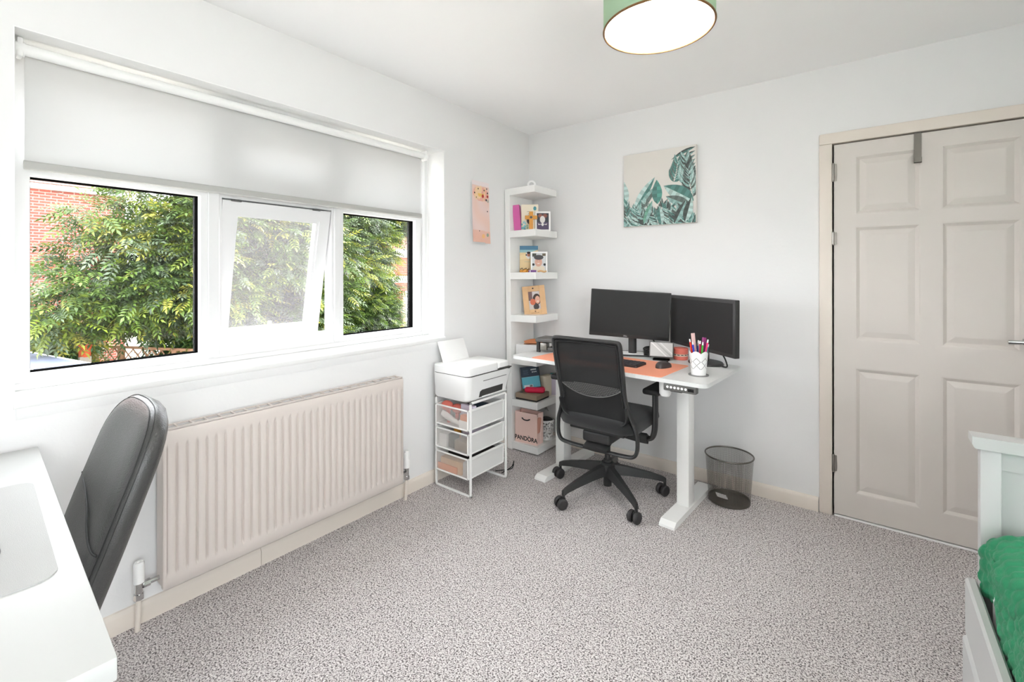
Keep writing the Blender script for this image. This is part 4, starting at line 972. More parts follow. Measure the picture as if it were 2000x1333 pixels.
# monitors
def monitor(name, label, pl, pr_, zl, zr, h, chin, bez, base, kind):
    pl, pr_ = Vector((pl[0], pl[1], 0)), Vector((pr_[0], pr_[1], 0)); w = ((pr_-pl).length**2+(zl-zr)**2)**0.5
    d = (pr_-pl).normalized(); rz = math.atan2(d.y, d.x); roll = math.atan2(zr-zl, (pr_-pl).length)
    mid = (pl+pr_)/2; o = thing(name, (base[0], base[1], DZt), label, 'monitor', rz=rz)
    Mi = R(-rz, 'Z')
    lm = Mi @ (mid-Vector((base[0], base[1], 0))); zc = (zl+zr)/2-h/2-DZt
    # panel in its own frame: x along the width, y away from the viewer, z up
    MM = T((lm.x, lm.y, zc)) @ R(-roll, 'Y')
    MB().box((-w/2, 0, -h/2), (w/2, 0.016 if kind == 'thin' else 0.030, h/2), bev=0.004, seg=2, M=MM).build('casing', 'black_plastic', o)
    MB().box((-w/2+bez, -0.0012, -h/2+chin), (w/2-bez, 0.002, h/2-bez), M=MM).build('screen', 'screen_off', o, smooth=0)
    MB().box((-w*0.3, 0.014, -h*0.32), (w*0.3, 0.046, h*0.28), bev=0.014, seg=3, M=MM).build('rear_housing', 'black_plastic', o)
    if kind == 'thin':
        text('logo', 'DELL', 0.011, MM @ T((-0.018, -0.001, -h/2+chin/2)) @ R(PI/2, 'X'), 'paper_grey', o, ext=0.0006)
    return o, MM, lm, zc
o, MM, lm, zc = monitor('monitor', 'thin black monitor with its screen off, standing behind the keyboard', (0.711, -0.310), (1.170, -0.121), 1.199, 1.173, 0.303, 0.022, 0.006, (0.936, -0.155), 'thin')
MB().cyl((0, 0.0, 0.008), (0, 0.0, 0.26), 0.026, n=24).build('stand_neck', 'black_plastic', o)
MB().box((-0.03, min(lm.y+0.03, 0), zc-0.03), (0.03, 0.02, zc+0.03), bev=0.006).build('hinge', 'black_plastic', o)
MB().box((-0.115, -0.085, 0), (0.115, 0.085, 0.010), bev=0.003).build('stand_base', 'black_plastic', o)
MB().box((-0.100, -0.075, 0.0095), (0.070, 0.055, 0.0108)).build('painted_base_reflection', 'paper_white', o, smooth=0)  # white plate painting the reflection on the stand base
o, MM, lm, zc = monitor('monitor', 'thick edged black monitor on a round base beside the pen pot', (1.146, -0.051), (1.602, -0.407), 1.160, 1.156, 0.306, 0.020, 0.018, (1.400, -0.190), 'thick')
MB().lathe([(0, 0), (0.105, 0), (0.107, 0.006), (0.100, 0.014), (0.03, 0.018), (0, 0.018)], 48, M=Matrix.Diagonal((1.0, 0.85, 1, 1))).build('stand_base', 'black_plastic', o)
MB().cyl((0, 0.0, 0.012), (0, 0.0, 0.22), 0.020, 0.018, n=20).build('stand_neck', 'black_plastic', o)
MB().box((min(lm.x, 0)-0.02, min(lm.y+0.03, -0.01), zc-0.035), (max(lm.x, 0)+0.02, max(lm.y+0.05, 0.02), zc+0.035), bev=0.006).build('hinge', 'black_plastic', o)
# smart display
sd = thing('smart_display', (1.155, -0.240, DZt), 'small smart display with reflections painted on its grey screen under the monitors', 'display', rz=0.25)
MB().prism(rrect(-0.048, -0.030, 0.048, 0.040, 0.012), 2, 0, 0.006).build('base_plate', 'black_gloss', sd, smooth=30)
sm = T((0, 0.0, 0.016)) @ R(math.radians(-18), 'X')
g = MB(); g.add([tuple(sm @ Vector(v)) for v in ((-0.071, 0, 0), (0.071, 0, 0), (0.071, 0, 0.094), (-0.071, 0, 0.094), (-0.045, 0.065, 0.008), (0.045, 0.065, 0.008), (0.045, 0.040, 0.075), (-0.045, 0.040, 0.075))], [(0, 1, 2, 3), (4, 7, 6, 5), (0, 4, 5, 1), (3, 2, 6, 7), (0, 3, 7, 4), (1, 5, 6, 2)]); g.build('body', 'black_plastic', sd, smooth=20)
MB().box((-0.071, -0.006, 0), (0.071, 0.001, 0.094), bev=0.003, M=sm).build('bezel', 'grey_plastic', sd)
mat('display_glass', S(196,196,195), 0.22); MB().box((-0.065, -0.0068, 0.005), (0.065, -0.005, 0.089), M=sm).build('screen', 'display_glass', sd, smooth=0)
g = MB(); y = -0.0072  # diagonal reflections painted as flat stripes on the screen
for a, c in ((0.0, S(222,222,221)), (0.030, S(168,168,167)), (0.052, S(212,212,211))):
    g.col = c; g.poly([tuple(sm @ Vector(v)) for v in ((-0.064+a, y, 0.088), (-0.054+a, y, 0.088), (min(0.064, 0.036+a), y, 0.006+max(0, a-0.028)*0.9), (min(0.064, 0.026+a), y, 0.006+max(0, a-0.038)*0.9))])
g.build('painted_screen_reflection', 'print', sd, smooth=0, fixn=False)
# coral round speaker
ts = thing('coral_tin', (1.240, -0.140, DZt), 'round coral speaker with a pale slotted band near the monitor', 'speaker')
MB().lathe([(0, 0), (0.040, 0), (0.043, 0.004), (0.043, 0.022), (0, 0.022)], 36).build('base', 'coral', ts); mat('peach_band', S(222,206,188), 0.5)
MB().lathe([(0, 0.022), (0.0425, 0.022), (0.0425, 0.036), (0, 0.036)], 36).build('band', 'peach_band', ts)
for k in range(12): MB().box((0.041, -0.007, 0.029), (0.0432, 0.007, 0.033), M=R(2*PI*k/12, 'Z')).build('slot', 'black_print', ts, smooth=0)
MB().lathe([(0, 0.036), (0.043, 0.036), (0.044, 0.066), (0.041, 0.070), (0, 0.070)], 36).build('top', 'coral', ts)
# cables near the monitor foot
c0 = MB()
for k in range(4): c0.tube(smoothpath([(0.035*math.cos(a)*(1+0.1*k), 0.022*math.sin(a), 0.01+0.009*k+0.012*math.sin(a)) for a in [2*PI*i/8 for i in range(8)]], closed=True), 0.0045, n=8, closed=True)
tag(c0.build('coiled_cable', 'black_rubber', None, loc=(1.045, -0.125, DZt+0.004)), 'coiled black cable behind the smart display', 'cable')
tag(MB().tube(smoothpath([(0.96, -0.13, 1.00), (1.02, -0.08, 0.90), (1.06, -0.06, 0.83), (1.10, -0.09, 0.79), (1.12, -0.13, DZt+0.02)]), 0.004, n=8).build('monitor_cable', 'black_rubber', None), 'black cable hanging from the thin monitor to the desk', 'cable')
tag(MB().tube(smoothpath([(1.43, -0.21, 0.90), (1.50, -0.235, 0.84), (1.525, -0.25, 0.80), (1.528, -0.26, DZt+0.006), (1.48, -0.22, DZt+0.005), (1.44, -0.14, DZt+0.005)]), 0.004, n=8).build('display_cable', 'black_rubber', None), 'black cable running down behind the thick edged monitor', 'cable')
# dark riser at the left end
rs = thing('desk_riser', (0.478, -0.375, DZt), 'dark grey desk riser at the left end of the standing desk', 'riser', rz=0.12)
MB().box((-0.11, -0.075, 0.066), (0.16, 0.075, 0.094), bev=0.008, seg=3).build('top', 'grey_plastic', rs)
for x in (-0.092, 0.142):
    for y in (-0.058, 0.058): MB().cyl((x, y, 0), (x, y, 0.068), 0.014, n=18).build('leg', 'black_plastic', rs)
MB().box((-0.075, -0.070, 0.014), (-0.028, -0.020, 0.062), bev=0.003).build('silver_block', 'steel', rs)
MB().box((-0.03, -0.06, 0.02), (0.12, 0.05, 0.034), bev=0.004).build('tray', 'grey_plastic', rs)

# ================================================================ BLACK OFFICE CHAIR
ch = thing('office_chair', (0.930, -0.508, 0), 'black mesh office chair on castors pushed up to the standing desk', 'chair', rz=0.0)
def by(z):  # how far back the backrest sits at height z
    pts = ((0.28, -0.150), (0.42, -0.152), (0.52, -0.165), (0.60, -0.190), (0.70, -0.222), (0.94, -0.280))
    for (a, p), (c, q) in zip(pts, pts[1:]):
        if z <= c: return p+(q-p)*(max(z, a)-a)/(c-a)
    return pts[-1][1]
half = [(0.0, 0.936), (0.10, 0.937), (0.180, 0.936), (0.200, 0.926), (0.203, 0.88), (0.202, 0.78), (0.199, 0.68), (0.198, 0.62), (0.205, 0.56), (0.222, 0.50), (0.240, 0.45), (0.247, 0.40), (0.244, 0.345), (0.225, 0.312), (0.18, 0.300), (0.09, 0.296), (0.0, 0.295)]
loop = half+[(-x, z) for x, z in reversed(half[1:-1])]
path = smoothpath([(x, by(z)+(0.05*(0.31-z)/0.02 if z < 0.31 else 0)*0.3, z) for x, z in loop], 4, closed=True)
MB().tube(path, 0.010, 0.016, n=12, closed=True, up=(0, 1, 0)).build('back_frame', 'black_plastic', ch)
def edgew(z):
    pts = [(z_, x_) for x_, z_ in half[3:12]]
    for (z1, x1), (z2, x2) in zip(pts, pts[1:]):
        if z2 <= z <= z1: return x1+(x2-x1)*(z1-z)/(z1-z2)
    return 0.2
low = [(-0.203, 0.58), (-0.198, 0.515), (-0.168, 0.482), (-0.08, 0.464), (0, 0.458), (0.08, 0.460), (0.168, 0.474), (0.198, 0.508), (0.203, 0.58)]
MB().tube(smoothpath([(x, by(z)-0.004, z) for x, z in low], 5), 0.008, 0.026, n=10, up=(0, 1, 0)).build('lower_rail', 'black_plastic', ch)
def mesh_fn(u, v):
    z = 0.465+0.465*v; w = edgew(max(z, 0.55))-0.004; x = -w+2*w*u
    return (x, by(z)+0.014*(1-(x/w)**2), z)
MB().grid(mesh_fn, 16, 20).build('mesh_back', 'chair_mesh', ch, smooth=80)
# rim inside the frame sides and top
MB().tube(smoothpath([(x*0.94, by(z)+0.002, z) for x, z in [(-0.197, 0.58), (-0.199, 0.75), (-0.200, 0.90), (-0.17, 0.916), (0, 0.920), (0.17, 0.916), (0.200, 0.90), (0.199, 0.75), (0.197, 0.58)]], 4), 0.006, 0.016, n=8, up=(0, 1, 0)).build('inner_rim', 'black_plastic', ch)
# lumbar pad with slots
def lum_top(x): return 0.690-0.010*(x/0.19)**2+0.004*x/0.19
def lum_bot(x): return 0.612+0.062*abs(x/0.19)**2.2
g = MB(); g.grid(lambda u, v: (-0.19+0.38*u, by(0.65)-0.006+0.016*(1-((u-.5)*2)**2)*0.6, lum_bot(-0.19+0.38*u)*(1-v)+lum_top(-0.19+0.38*u)*v), 24, 4)
g.build('lumbar_pad', 'black_plastic', ch, smooth=60)
g = MB()
for r_ in range(9):
    for c_ in range(27):
        x = -0.178+c_*0.0135+(0.0067 if r_ % 2 else 0); z = 0.615+r_*0.0090
        if lum_bot(x)+0.006 < z < lum_top(x)-0.006 and abs(x) < 0.18:
            yy = by(0.65)-0.0085+0.016*(1-(x/0.19)**2)*0.6
            g.box((x-0.0045, yy, z-0.0016), (x+0.0045, yy+0.003, z+0.0016), M=None)
g.build('lumbar_slots', 'grey_plastic', ch, smooth=0, kind='stuff')
MB().tube(smoothpath([(x, by(0.65)-0.008+0.016*(1-(x/0.19)**2)*0.6, lum_bot(x)) for x in [-0.19+0.038*i for i in range(11)]], 2), 0.003, n=6).build('lumbar_edge', 'grey_plastic', ch)
# seat
def seat_ring(s, z, yb=0.0):
    return [(x*s, yb+y*s+0.02, z) for x, y in rrect(-0.245, -0.215, 0.245, 0.235, 0.09, 6)]
loft([seat_ring(0.86, 0.415), seat_ring(0.96, 0.425), seat_ring(1.0, 0.448), seat_ring(0.99, 0.470), seat_ring(0.93, 0.487), seat_ring(0.72, 0.492)]).build('seat', 'charcoal_fabric', ch, smooth=60)
MB().box((-0.17, -0.15, 0.395), (0.17, 0.19, 0.418), bev=0.008).build('seat_pan', 'black_plastic', ch)
g = MB(); g.box((-0.085, -0.155, 0.335), (0.085, 0.10, 0.398), bev=0.014, seg=3); g.tube([(0, -0.17, 0.305), (0, -0.10, 0.335), (0, -0.02, 0.360)], 0.075, 0.014, n=12, up=(0, 0, 1)); g.build('mechanism', 'black_plastic', ch)
MB().cyl((0.07, 0.05, 0.372), (0.21, 0.06, 0.372), 0.007, n=10).build('lever', 'black_plastic', ch)
# arms
for s in (-1, 1):
    pad = MB().box((s*0.295-0.048, -0.095, 0.640), (s*0.295+0.048, 0.205, 0.674), bev=0.014, seg=3).build('arm_pad', 'black_rubber', ch)
    g = MB(); g.tube(smoothpath([(s*0.283, 0.01, 0.645), (s*0.283, 0.012, 0.50), (s*0.276, 0.014, 0.41), (s*0.255, 0.014, 0.372), (s*0.20, 0.012, 0.366), (s*0.10, 0.01, 0.372)], 5), 0.030, 0.014, n=12, up=(1, 0, 0)); g.build('arm_post', 'black_plastic', ch)
# gas lift and star base
MB().cyl((0, 0, 0.045), (0, 0, 0.20), 0.024, n=24).cyl((0, 0, 0.19), (0, 0, 0.345), 0.0165, n=20).build('gas_lift', 'black_plastic', ch)
MB().lathe([(0, 0.105), (0.040, 0.105), (0.046, 0.14), (0.044, 0.175), (0.034, 0.185), (0, 0.185)], 28).build('hub', 'black_plastic', ch)
for k in range(5):
    a = math.radians(178+72*k); Mk = R(a, 'Z')
    vs_, fs_ = [], []
    for t, w, zt, zb in ((0.02, 0.032, 0.176, 0.118), (0.12, 0.026, 0.158, 0.112), (0.25, 0.018, 0.128, 0.094), (0.315, 0.014, 0.108, 0.080), (0.338, 0.012, 0.096, 0.068)):
        vs_ += [Mk @ Vector((t, -w, zb)), Mk @ Vector((t, w, zb)), Mk @ Vector((t, w*0.55, zt)), Mk @ Vector((t, -w*0.55, zt))]
    for i in range(4):
        for q in range(4): fs_.append((i*4+q, i*4+(q+1) % 4, i*4+4+(q+1) % 4, i*4+4+q))
    fs_ += [(3, 2, 1, 0), (16, 17, 18, 19)]
    MB().add(vs_, fs_).build('base_leg', 'black_plastic', ch, smooth=30)
    cc = MB(); e = Mk @ Vector((0.332, 0, 0)); ca = math.radians((-112, -122, -105, -118, -110)[k]); Mc = T(e) @ R(ca, 'Z')
    cc.cyl((0, 0, 0.04), (0, 0, 0.09), 0.008, n=12, M=Mc); cc.box((-0.012, -0.008, 0.026), (0.026, 0.008, 0.056), bev=0.006, M=Mc)
    cs = cc.build('castor', 'black_plastic', ch)
    for s in (-1, 1):
        MB().lathe([(0, -0.011), (0.024, -0.011), (0.031, -0.006), (0.031, 0.006), (0.026, 0.011), (0, 0.012)], 28, M=Mc @ T((0.016, s*0.0195, 0.031)) @ R(PI/2, 'X')).build('wheel', 'keyboard_body', cs)

# ================================================================ WASTE BIN
wb = thing('waste_bin', (1.522, -0.172, 0), 'silver wire mesh waste bin beside the desk leg', 'bin')
rb0, rt0, hb = 0.108, 0.126, 0.262
g = MB()
NW = 110
for i in range(NW):
    a = 2*PI*i/NW; c, s = math.cos(a), math.sin(a); w = 0.0006
    g.add([(rb0*c-w*s, rb0*s+w*c, 0.004), (rb0*c+w*s, rb0*s-w*c, 0.004), (rt0*c+w*s, rt0*s-w*c, hb), (rt0*c-w*s, rt0*s+w*c, hb)], [(0, 1, 2, 3)])
for j in range(44):
    z = 0.006+(hb-0.006)*j/44; r = rb0+(rt0-rb0)*z/hb
    vs_ = []; n = 48
    for k in range(n): a = 2*PI*k/n; vs_ += [(r*math.cos(a), r*math.sin(a), z-0.0006), (r*math.cos(a), r*math.sin(a), z+0.0006)]
    g.add(vs_, [(2*k, 2*((k+1) % n), 2*((k+1) % n)+1, 2*k+1) for k in range(n)])
g.build('wire_mesh', 'dark_steel', wb, smooth=0, kind='stuff')
g = MB(); g.tube([(rt0*math.cos(2*PI*k/64), rt0*math.sin(2*PI*k/64), hb) for k in range(64)], 0.0042, n=10, closed=True); g.build('rim', 'dark_steel', wb)
MB().lathe([(0, 0.002), (rb0+0.001, 0.002), (rb0+0.002, 0.016), (rb0, 0.016), (rb0-0.002, 0.004), (0, 0.004)], 48).build('base', 'dark_steel', wb)
pn_ = MB().box((-0.030, -0.022, 0.0), (0.030, 0.022, 0.001)).build('paper_scrap', 'paper_white', None, smooth=0, loc=(1.485, -0.185, 0.020)); tag(pn_, 'small white paper scrap at the bottom of the wire bin', 'paper'); pn_.rotation_euler = (0.10, 0.25, 0.5)

# ================================================================ NEAR WHITE DESK AND LEATHER CHAIR
nd = thing('white_desk', (0.048, -2.767, 0), 'plain white desk set against the window wall', 'desk', rz=math.radians(-2.9))
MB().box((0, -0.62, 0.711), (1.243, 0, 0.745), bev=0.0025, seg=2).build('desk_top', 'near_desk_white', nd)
for x in (0.05, 1.19):
    for y in (-0.57, -0.05): MB().cyl((x, y, 0), (x, y, 0.711), 0.020, n=18).build('leg', 'white_metal', nd)
gm = tag(MB().prism(rrect(0.345, -0.50, 0.935, -0.032, 0.035), 2, 0, 0.0025).build('grey_desk_mat', 'desk_mat_grey', None, smooth=30, loc=(0.048, -2.767, 0.745)), 'large pale grey mat on the near white desk', 'desk mat'); gm.rotation_euler = (0, 0, math.radians(-2.9))
dh = thing('round_stand', (0.79, -3.004, 0.7475), 'round grey stand foot resting on the pale grey mat', 'stand')
MB().lathe([(0, 0), (0.098, 0), (0.1, 0.004), (0.096, 0.009), (0.02, 0.012), (0, 0.012)], 56).build('foot_plate', 'grey_plastic', dh); MB().cyl((0, -0.02, 0.01), (0, -0.02, 0.12), 0.014, n=18).build('stem', 'grey_plastic', dh)

lc = thing('leather_chair', (0.515, -2.93, 0), 'grey leather swivel chair tucked under the near white desk', 'chair', rz=math.radians(-3))
def lback(v):  # centre line of the backrest (y, z), v 0 bottom .. 1 top
    z = 0.455+0.485*v; y = 0.162+0.172*v; return y, z
def outline(s_in):
    hwid = 0.228-s_in; pts = []
    top, bot = 1.0-s_in/0.485, 0.0+s_in/0.485
    n = 14
    for k in range(n+1):
        a = PI*k/n
        c, s = math.cos(a), math.sin(a); e = 0.62
        pts.append((hwid*math.copysign(abs(c)**e, c), 0.70+(top-0.70)*abs(s)**0.9))
    pts += [(-hwid, 0.55), (-hwid, 0.40), (-hwid*0.97, 0.25), (-hwid*0.92, bot+0.06), (-hwid*0.82, bot), (0, bot-0.0), (hwid*0.82, bot), (hwid*0.92, bot+0.06), (hwid*0.97, 0.25), (hwid, 0.40), (hwid, 0.55)]
    return pts
ctr_n = Vector((0, -0.94, 0.34))
def lring(s_in, off):
    out = []
    for x, v in outline(s_in):
        y, z = lback(v); bend = 0.02*(x/0.23)**2*-1
        out.append((x, y+bend+off*ctr_n.y, z+off*ctr_n.z))
    return out
rings = [lring(0.06, -0.026), lring(0.02, -0.030), lring(0.004, -0.020), lring(0.0, -0.006), lring(0.0, 0.008), lring(0.012, 0.020), lring(0.04, 0.030), lring(0.09, 0.037), lring(0.15, 0.040)]
bk_ = loft(rings).build('backrest', 'leather', lc, smooth=70)
for s_in, off in ((0.001, 0.009), (0.0095, 0.0185)):
    MB().tube(smoothpath(lring(s_in-0.0006, off), 2, closed=True), 0.0010, n=6, closed=True).build('seam', 'leather_seam', bk_)
def fpt(x, v, off): y, z = lback(v); return (x, y-0.02*(x/0.23)**2+off*ctr_n.y, z+off*ctr_n.z)
MB().tube(smoothpath([fpt(-0.20, 0.52, 0.026), fpt(-0.13, 0.50, 0.037), fpt(-0.06, 0.475, 0.042), fpt(0.02, 0.435, 0.0435), fpt(0.08, 0.40, 0.043), fpt(0.14, 0.375, 0.038), fpt(0.19, 0.37, 0.030), fpt(0.214, 0.375, 0.021)], 5), 0.0025, n=8).build('fold_seam', 'leather_seam', bk_)
def lseat(s, z): return [(x*s, y*s, z) for x, y in rrect(-0.235, -0.23, 0.235, 0.20, 0.08, 6)]
loft([lseat(0.86, 0.395), lseat(0.98, 0.41), lseat(1.0, 0.45), lseat(0.95, 0.485), lseat(0.7, 0.50)]).build('seat', 'leather', lc, smooth=60)
MB().tube([(0, 0.12, 0.40), (0, 0.205, 0.40), (0, 0.225, 0.47), (0, 0.245, 0.60)], 0.035, 0.008, n=10, up=(0, 1, 0)).build('back_bracket', 'black_plastic', lc)
MB().box((-0.09, -0.10, 0.355), (0.09, 0.12, 0.398), bev=0.01).build('mechanism', 'black_plastic', lc)
MB().cyl((0, 0, 0.06), (0, 0, 0.36), 0.022, n=20).build('gas_lift', 'black_plastic', lc)
for k in range(5):
    a = math.radians(20+72*k); Mk = R(a, 'Z')
    MB().tube([Mk @ Vector((0.0, 0, 0.11)), Mk @ Vector((0.16, 0, 0.095)), Mk @ Vector((0.27, 0, 0.075))], [0.028, 0.022, 0.016], [0.018, 0.015, 0.012], n=10).build('base_leg', 'chrome', lc)
    cs = MB().cyl(Mk @ Vector((0.265, 0, 0.04)), Mk @ Vector((0.265, 0, 0.075)), 0.007, n=10).build('castor', 'black_plastic', lc)
    for s in (-1, 1): MB().lathe([(0, -0.009), (0.024, -0.009), (0.0265, -0.004), (0.0265, 0.004), (0.024, 0.009), (0, 0.009)], 22, M=T(Mk @ Vector((0.270, 0, 0.0265))) @ R(a, 'Z') @ T((0, s*0.014, 0)) @ R(PI/2, 'X')).build('wheel', 'black_rubber', cs)

# ================================================================ BED
bed = thing('daybed', (2.367, -1.16, 0), 'white painted wooden daybed with a panelled end and drawers', 'bed')
BW, BL = 0.935, 2.06
def endboard(y0, sgn):
    e = bpy.data.objects.new('end_board', None); COL.objects.link(e); e.parent = bed; e.location = (0, y0, 0)
    for x in (0.030, BW-0.075): MB().box((x, -0.010 if sgn > 0 else -0.030, 0), (x+0.042, 0.030 if sgn > 0 else 0.010, 0.800), bev=0.002).build('post', 'bed_white', e)
    g = MB(); y1, y2 = (-0.022, 0.040) if sgn > 0 else (-0.040, 0.022)
    g.prism([(0.018, 0.800), (BW-0.02, 0.800), (BW-0.008, 0.812), (BW-0.008, 0.833), (0.012, 0.833), (0.012, 0.812)], 1, y1, y2); g.build('top_rail', 'bed_white', e, smooth=20)
    MB().box((0.070, 0.000, 0.745), (BW-0.075, 0.020, 0.800)).build('upper_rail', 'bed_white', e, smooth=0)
    n = 9; w = (BW-0.145)/n
    for k in range(n): MB().box((0.070+k*w+0.0012, 0.006, 0.20), (0.070+(k+1)*w-0.0012, 0.016, 0.750), bev=0.0015, seg=1).build('plank', 'bed_white', e)
    MB().box((0.070, 0.012, 0.2), (BW-0.075, 0.016, 0.74)).build('backing', 'bed_white', e, smooth=0)
endboard(0.0, 1); endboard(-BL, -1)
g = MB(); g.prism([(0.0, 0.268), (0.024, 0.268), (0.026, 0.412), (0.020, 0.420), (0.006, 0.420), (0.0, 0.414)], 1, -BL+0.01, 0.0); g.build('side_rail', 'bed_white', bed, smooth=25)
MB().box((BW-0.06, -BL, 0.20), (BW-0.03, 0, 0.42)).build('back_rail', 'bed_white', bed, smooth=0)
for k in range(3):
    y0 = -0.004-(k+1)*(BL-0.02)/3+0.004; y1 = -0.004-k*(BL-0.02)/3-0.004
    d_ = MB().prism([(-0.006, 0.016), (0.016, 0.016), (0.016, 0.262), (0.004, 0.262), (-0.006, 0.250)], 1, y0, y1).build('drawer', 'bed_white', bed, smooth=20)
    for yy in (y0*0.7+y1*0.3, y0*0.3+y1*0.7): MB().sphere((-0.020, yy, 0.165), 0.015, 14).cyl((-0.018, yy, 0.165), (-0.004, yy, 0.165), 0.006, n=10).build('knob', 'bed_white', d_)
MB().box((0.03, -BL+0.02, 0.24), (BW-0.06, -0.01, 0.30)).build('slat_base', 'bed_white', bed, smooth=0)
mt = thing('mattress', (2.367, -1.16, 0.30), 'white mattress lying in the daybed under the green throw', 'mattress')
MB().box((0.045, -BL+0.05, 0), (BW-0.075, -0.022, 0.235), bev=0.05, seg=4).build('mattress_body', 'paper_white', mt)
# plush green throw with a fish-scale relief
CELLS = {}
def cell(i, j):
    if (i, j) not in CELLS: CELLS[(i, j)] = (i+0.5+0.5*(j % 2)*0.6+random.uniform(-0.32, 0.32), j+0.5+random.uniform(-0.32, 0.32))
    return CELLS[(i, j)]
random.seed(77)
def throw_fn(u, v):
    # u across the bed (0 = room side, hanging edge), v along the bed
    L = 0.20+0.80; s = u*L
    if s < 0.13: x, z, nx, nz = 0.037, 0.405+s, -1.0, 0.0
    elif s < 0.13+0.105:
        a = (s-0.13)/0.105*PI/2; x, z = 0.037+0.067*(1-math.cos(a)), 0.535+0.067*math.sin(a); nx, nz = -math.cos(a), math.sin(a)
    else: x, z, nx, nz = 0.104+(s-0.235), 0.602, 0.0, 1.0
    t = v*1.92; y = -0.018-t
    ye = 1.0
    if t < 0.07: q = (0.07-t)/0.07; z -= 0.045*q**2.2*(1 if nz > 0.2 else 0.4); x -= 0.008*q*(1 if nx < -0.5 else 0)
    if nx < -0.5: x += 0.010*math.sin(9*t+0.6)*(1-s/0.13)+0.006*math.sin(21*t)
    z += 0.012*math.sin(3.1*s*6+1.3)*math.sin(2.3*t*4+0.4)*(1 if nz > 0.3 else 0.2)
    # scales: rounded cells round jittered centres
    cw = 0.034; ci, cj = int(math.floor(s/cw)), int(math.floor(t/cw)); d1 = d2 = 9.0
    for ii in (-1, 0, 1):
        for jj in (-1, 0, 1):
            px_, py_ = cell(ci+ii, cj+jj); d = (s/cw-px_)**2+((t/cw-py_)*0.9)**2
            if d < d1: d1, d2 = d, d1
            elif d < d2: d2 = d
    q = math.sqrt(d2)-math.sqrt(d1); hgt = 0.0095*min(1.0, q*1.9)**0.6
    return (x+nx*hgt, y, z+nz*hgt)
gt = MB().grid(throw_fn, 130, 300).build('throw_sheet', 'green_plush', None, smooth=80); gt.name = 'green_throw'; gt.location = (2.367, -1.16, 0)
tag(gt, 'emerald green plush throw with scale texture spread over the daybed', 'throw')

# ================================================================ PENDANT LAMP
LC = (1.600, -1.520)
pl_ = thing('pendant_lamp', (LC[0], LC[1], H), 'green drum shade pendant lamp with white lining, lit', 'lamp')
zb, zt = 2.100-H, 2.320-H; rs_ = 0.175
MB().lathe([(0, 0), (0.045, 0), (0.045, -0.012), (0.02, -0.03), (0, -0.03)], 28).build('ceiling_rose', 'white_plastic', pl_)
MB().cyl((0, 0, -0.025), (0, 0, zt+0.0), 0.004, n=10).build('cord', 'white_plastic', pl_)
sh = MB().lathe([(rs_, zb), (rs_, zt)], 72).build('shade', 'shade_outer', pl_, smooth=80)
MB().lathe([(rs_-0.0025, zb), (rs_-0.0025, zt)], 72).build('shade_lining', 'shade_inner', sh, smooth=80)
for z in (zb, zt): MB().tube([(rs_*math.cos(2*PI*k/72)-0.0012*math.cos(2*PI*k/72), rs_*math.sin(2*PI*k/72)-0.0012*math.sin(2*PI*k/72), z) for k in range(72)], 0.0038, n=8, closed=True).build('rim', 'gold_rim', sh)
g = MB()
for k in range(3): a = 2*PI*k/3; g.tube([(0, 0, zt-0.012), (rs_*math.cos(a), rs_*math.sin(a), zt-0.004)], 0.002, n=6)
g.build('spider', 'white_plastic', sh)
MB().cyl((0, 0, zt-0.065), (0, 0, zt+0.005), 0.018, n=20).build('lamp_holder', 'white_plastic', pl_)
MB().sphere((0, 0, 2.195-H), 0.042, 24).build('bulb', 'bulb_glow', pl_, smooth=80)

# ================================================================ OUTSIDE
GZ = -2.4
struct(MB().box((-40, -40, GZ-0.2), (30, 40, GZ)).build('ground_outside', 'paving', smooth=0))
# flat roof of the neighbouring extension
fr_ = thing('extension_building', (0, 0, GZ), 'low extension outside with a blue-grey flat roof and white edge', 'building')
z0 = 0.10-GZ
MB().prism([(-8.4, -2.01), (-4.3, -1.266), (-4.3, -1.64), (-8.4, -2.575)], 2, z0-0.12, z0).build('flat_roof', 'roof_membrane', fr_, smooth=0)
MB().prism([(-8.4, -2.585), (-4.3, -1.65), (-4.3, -1.86), (-8.4, -2.84)], 2, z0-0.14, z0-0.01).build('roof_edge', 'white_plastic', fr_, smooth=0)
MB().prism([(-8.3, -2.10), (-4.5, -1.40), (-4.5, -1.80), (-8.3, -2.75)], 2, 0.0, z0-0.12).build('wall', 'far_brick', fr_, smooth=0)
MB().prism([(-8.4, -2.00), (-4.3, -1.256), (-4.3, -1.27), (-8.4, -2.014)], 2, z0-0.12, z0+0.012).build('roof_kerb', 'paper_white', fr_, smooth=0)
# trellis fence
f0, f1 = Vector((-9.6, -1.23, 0)), Vector((-5.9, 0.48, 0)); fd = (f1-f0).normalized(); fl = (f1-f0).length; fa = math.atan2(fd.y, fd.x)
tf = thing('trellis_fence', (f0.x, f0.y, GZ), 'wooden trellis topped fence below the big green tree', 'fence', rz=fa)
zt_ = -GZ
MB().box((0, -0.025, zt_-0.045), (fl, 0.025, zt_)).build('top_rail', 'trellis_wood', tf, smooth=0); MB().box((0, -0.025, zt_-0.50), (fl, 0.025, zt_-0.455)).build('lower_rail', 'trellis_wood', tf, smooth=0)
xk = 0.0
while xk < fl-0.5:
    for s in (0, 1):
        a, c = (xk, xk+0.42) if s == 0 else (xk+0.42, xk)
        MB().tube([(a, 0.010*(1-2*s), zt_-0.46), (c, 0.010*(1-2*s), zt_-0.04)], 0.008, 0.016, n=4, up=(0, 1, 0)).build('slat', 'trellis_wood', tf, smooth=0)
    xk += 0.21
for k in range(int(fl/1.2)+1): MB().box((k*1.2-0.04, -0.04, 0), (k*1.2+0.04, 0.04, zt_-0.02)).build('post', 'trellis_wood', tf, smooth=0)
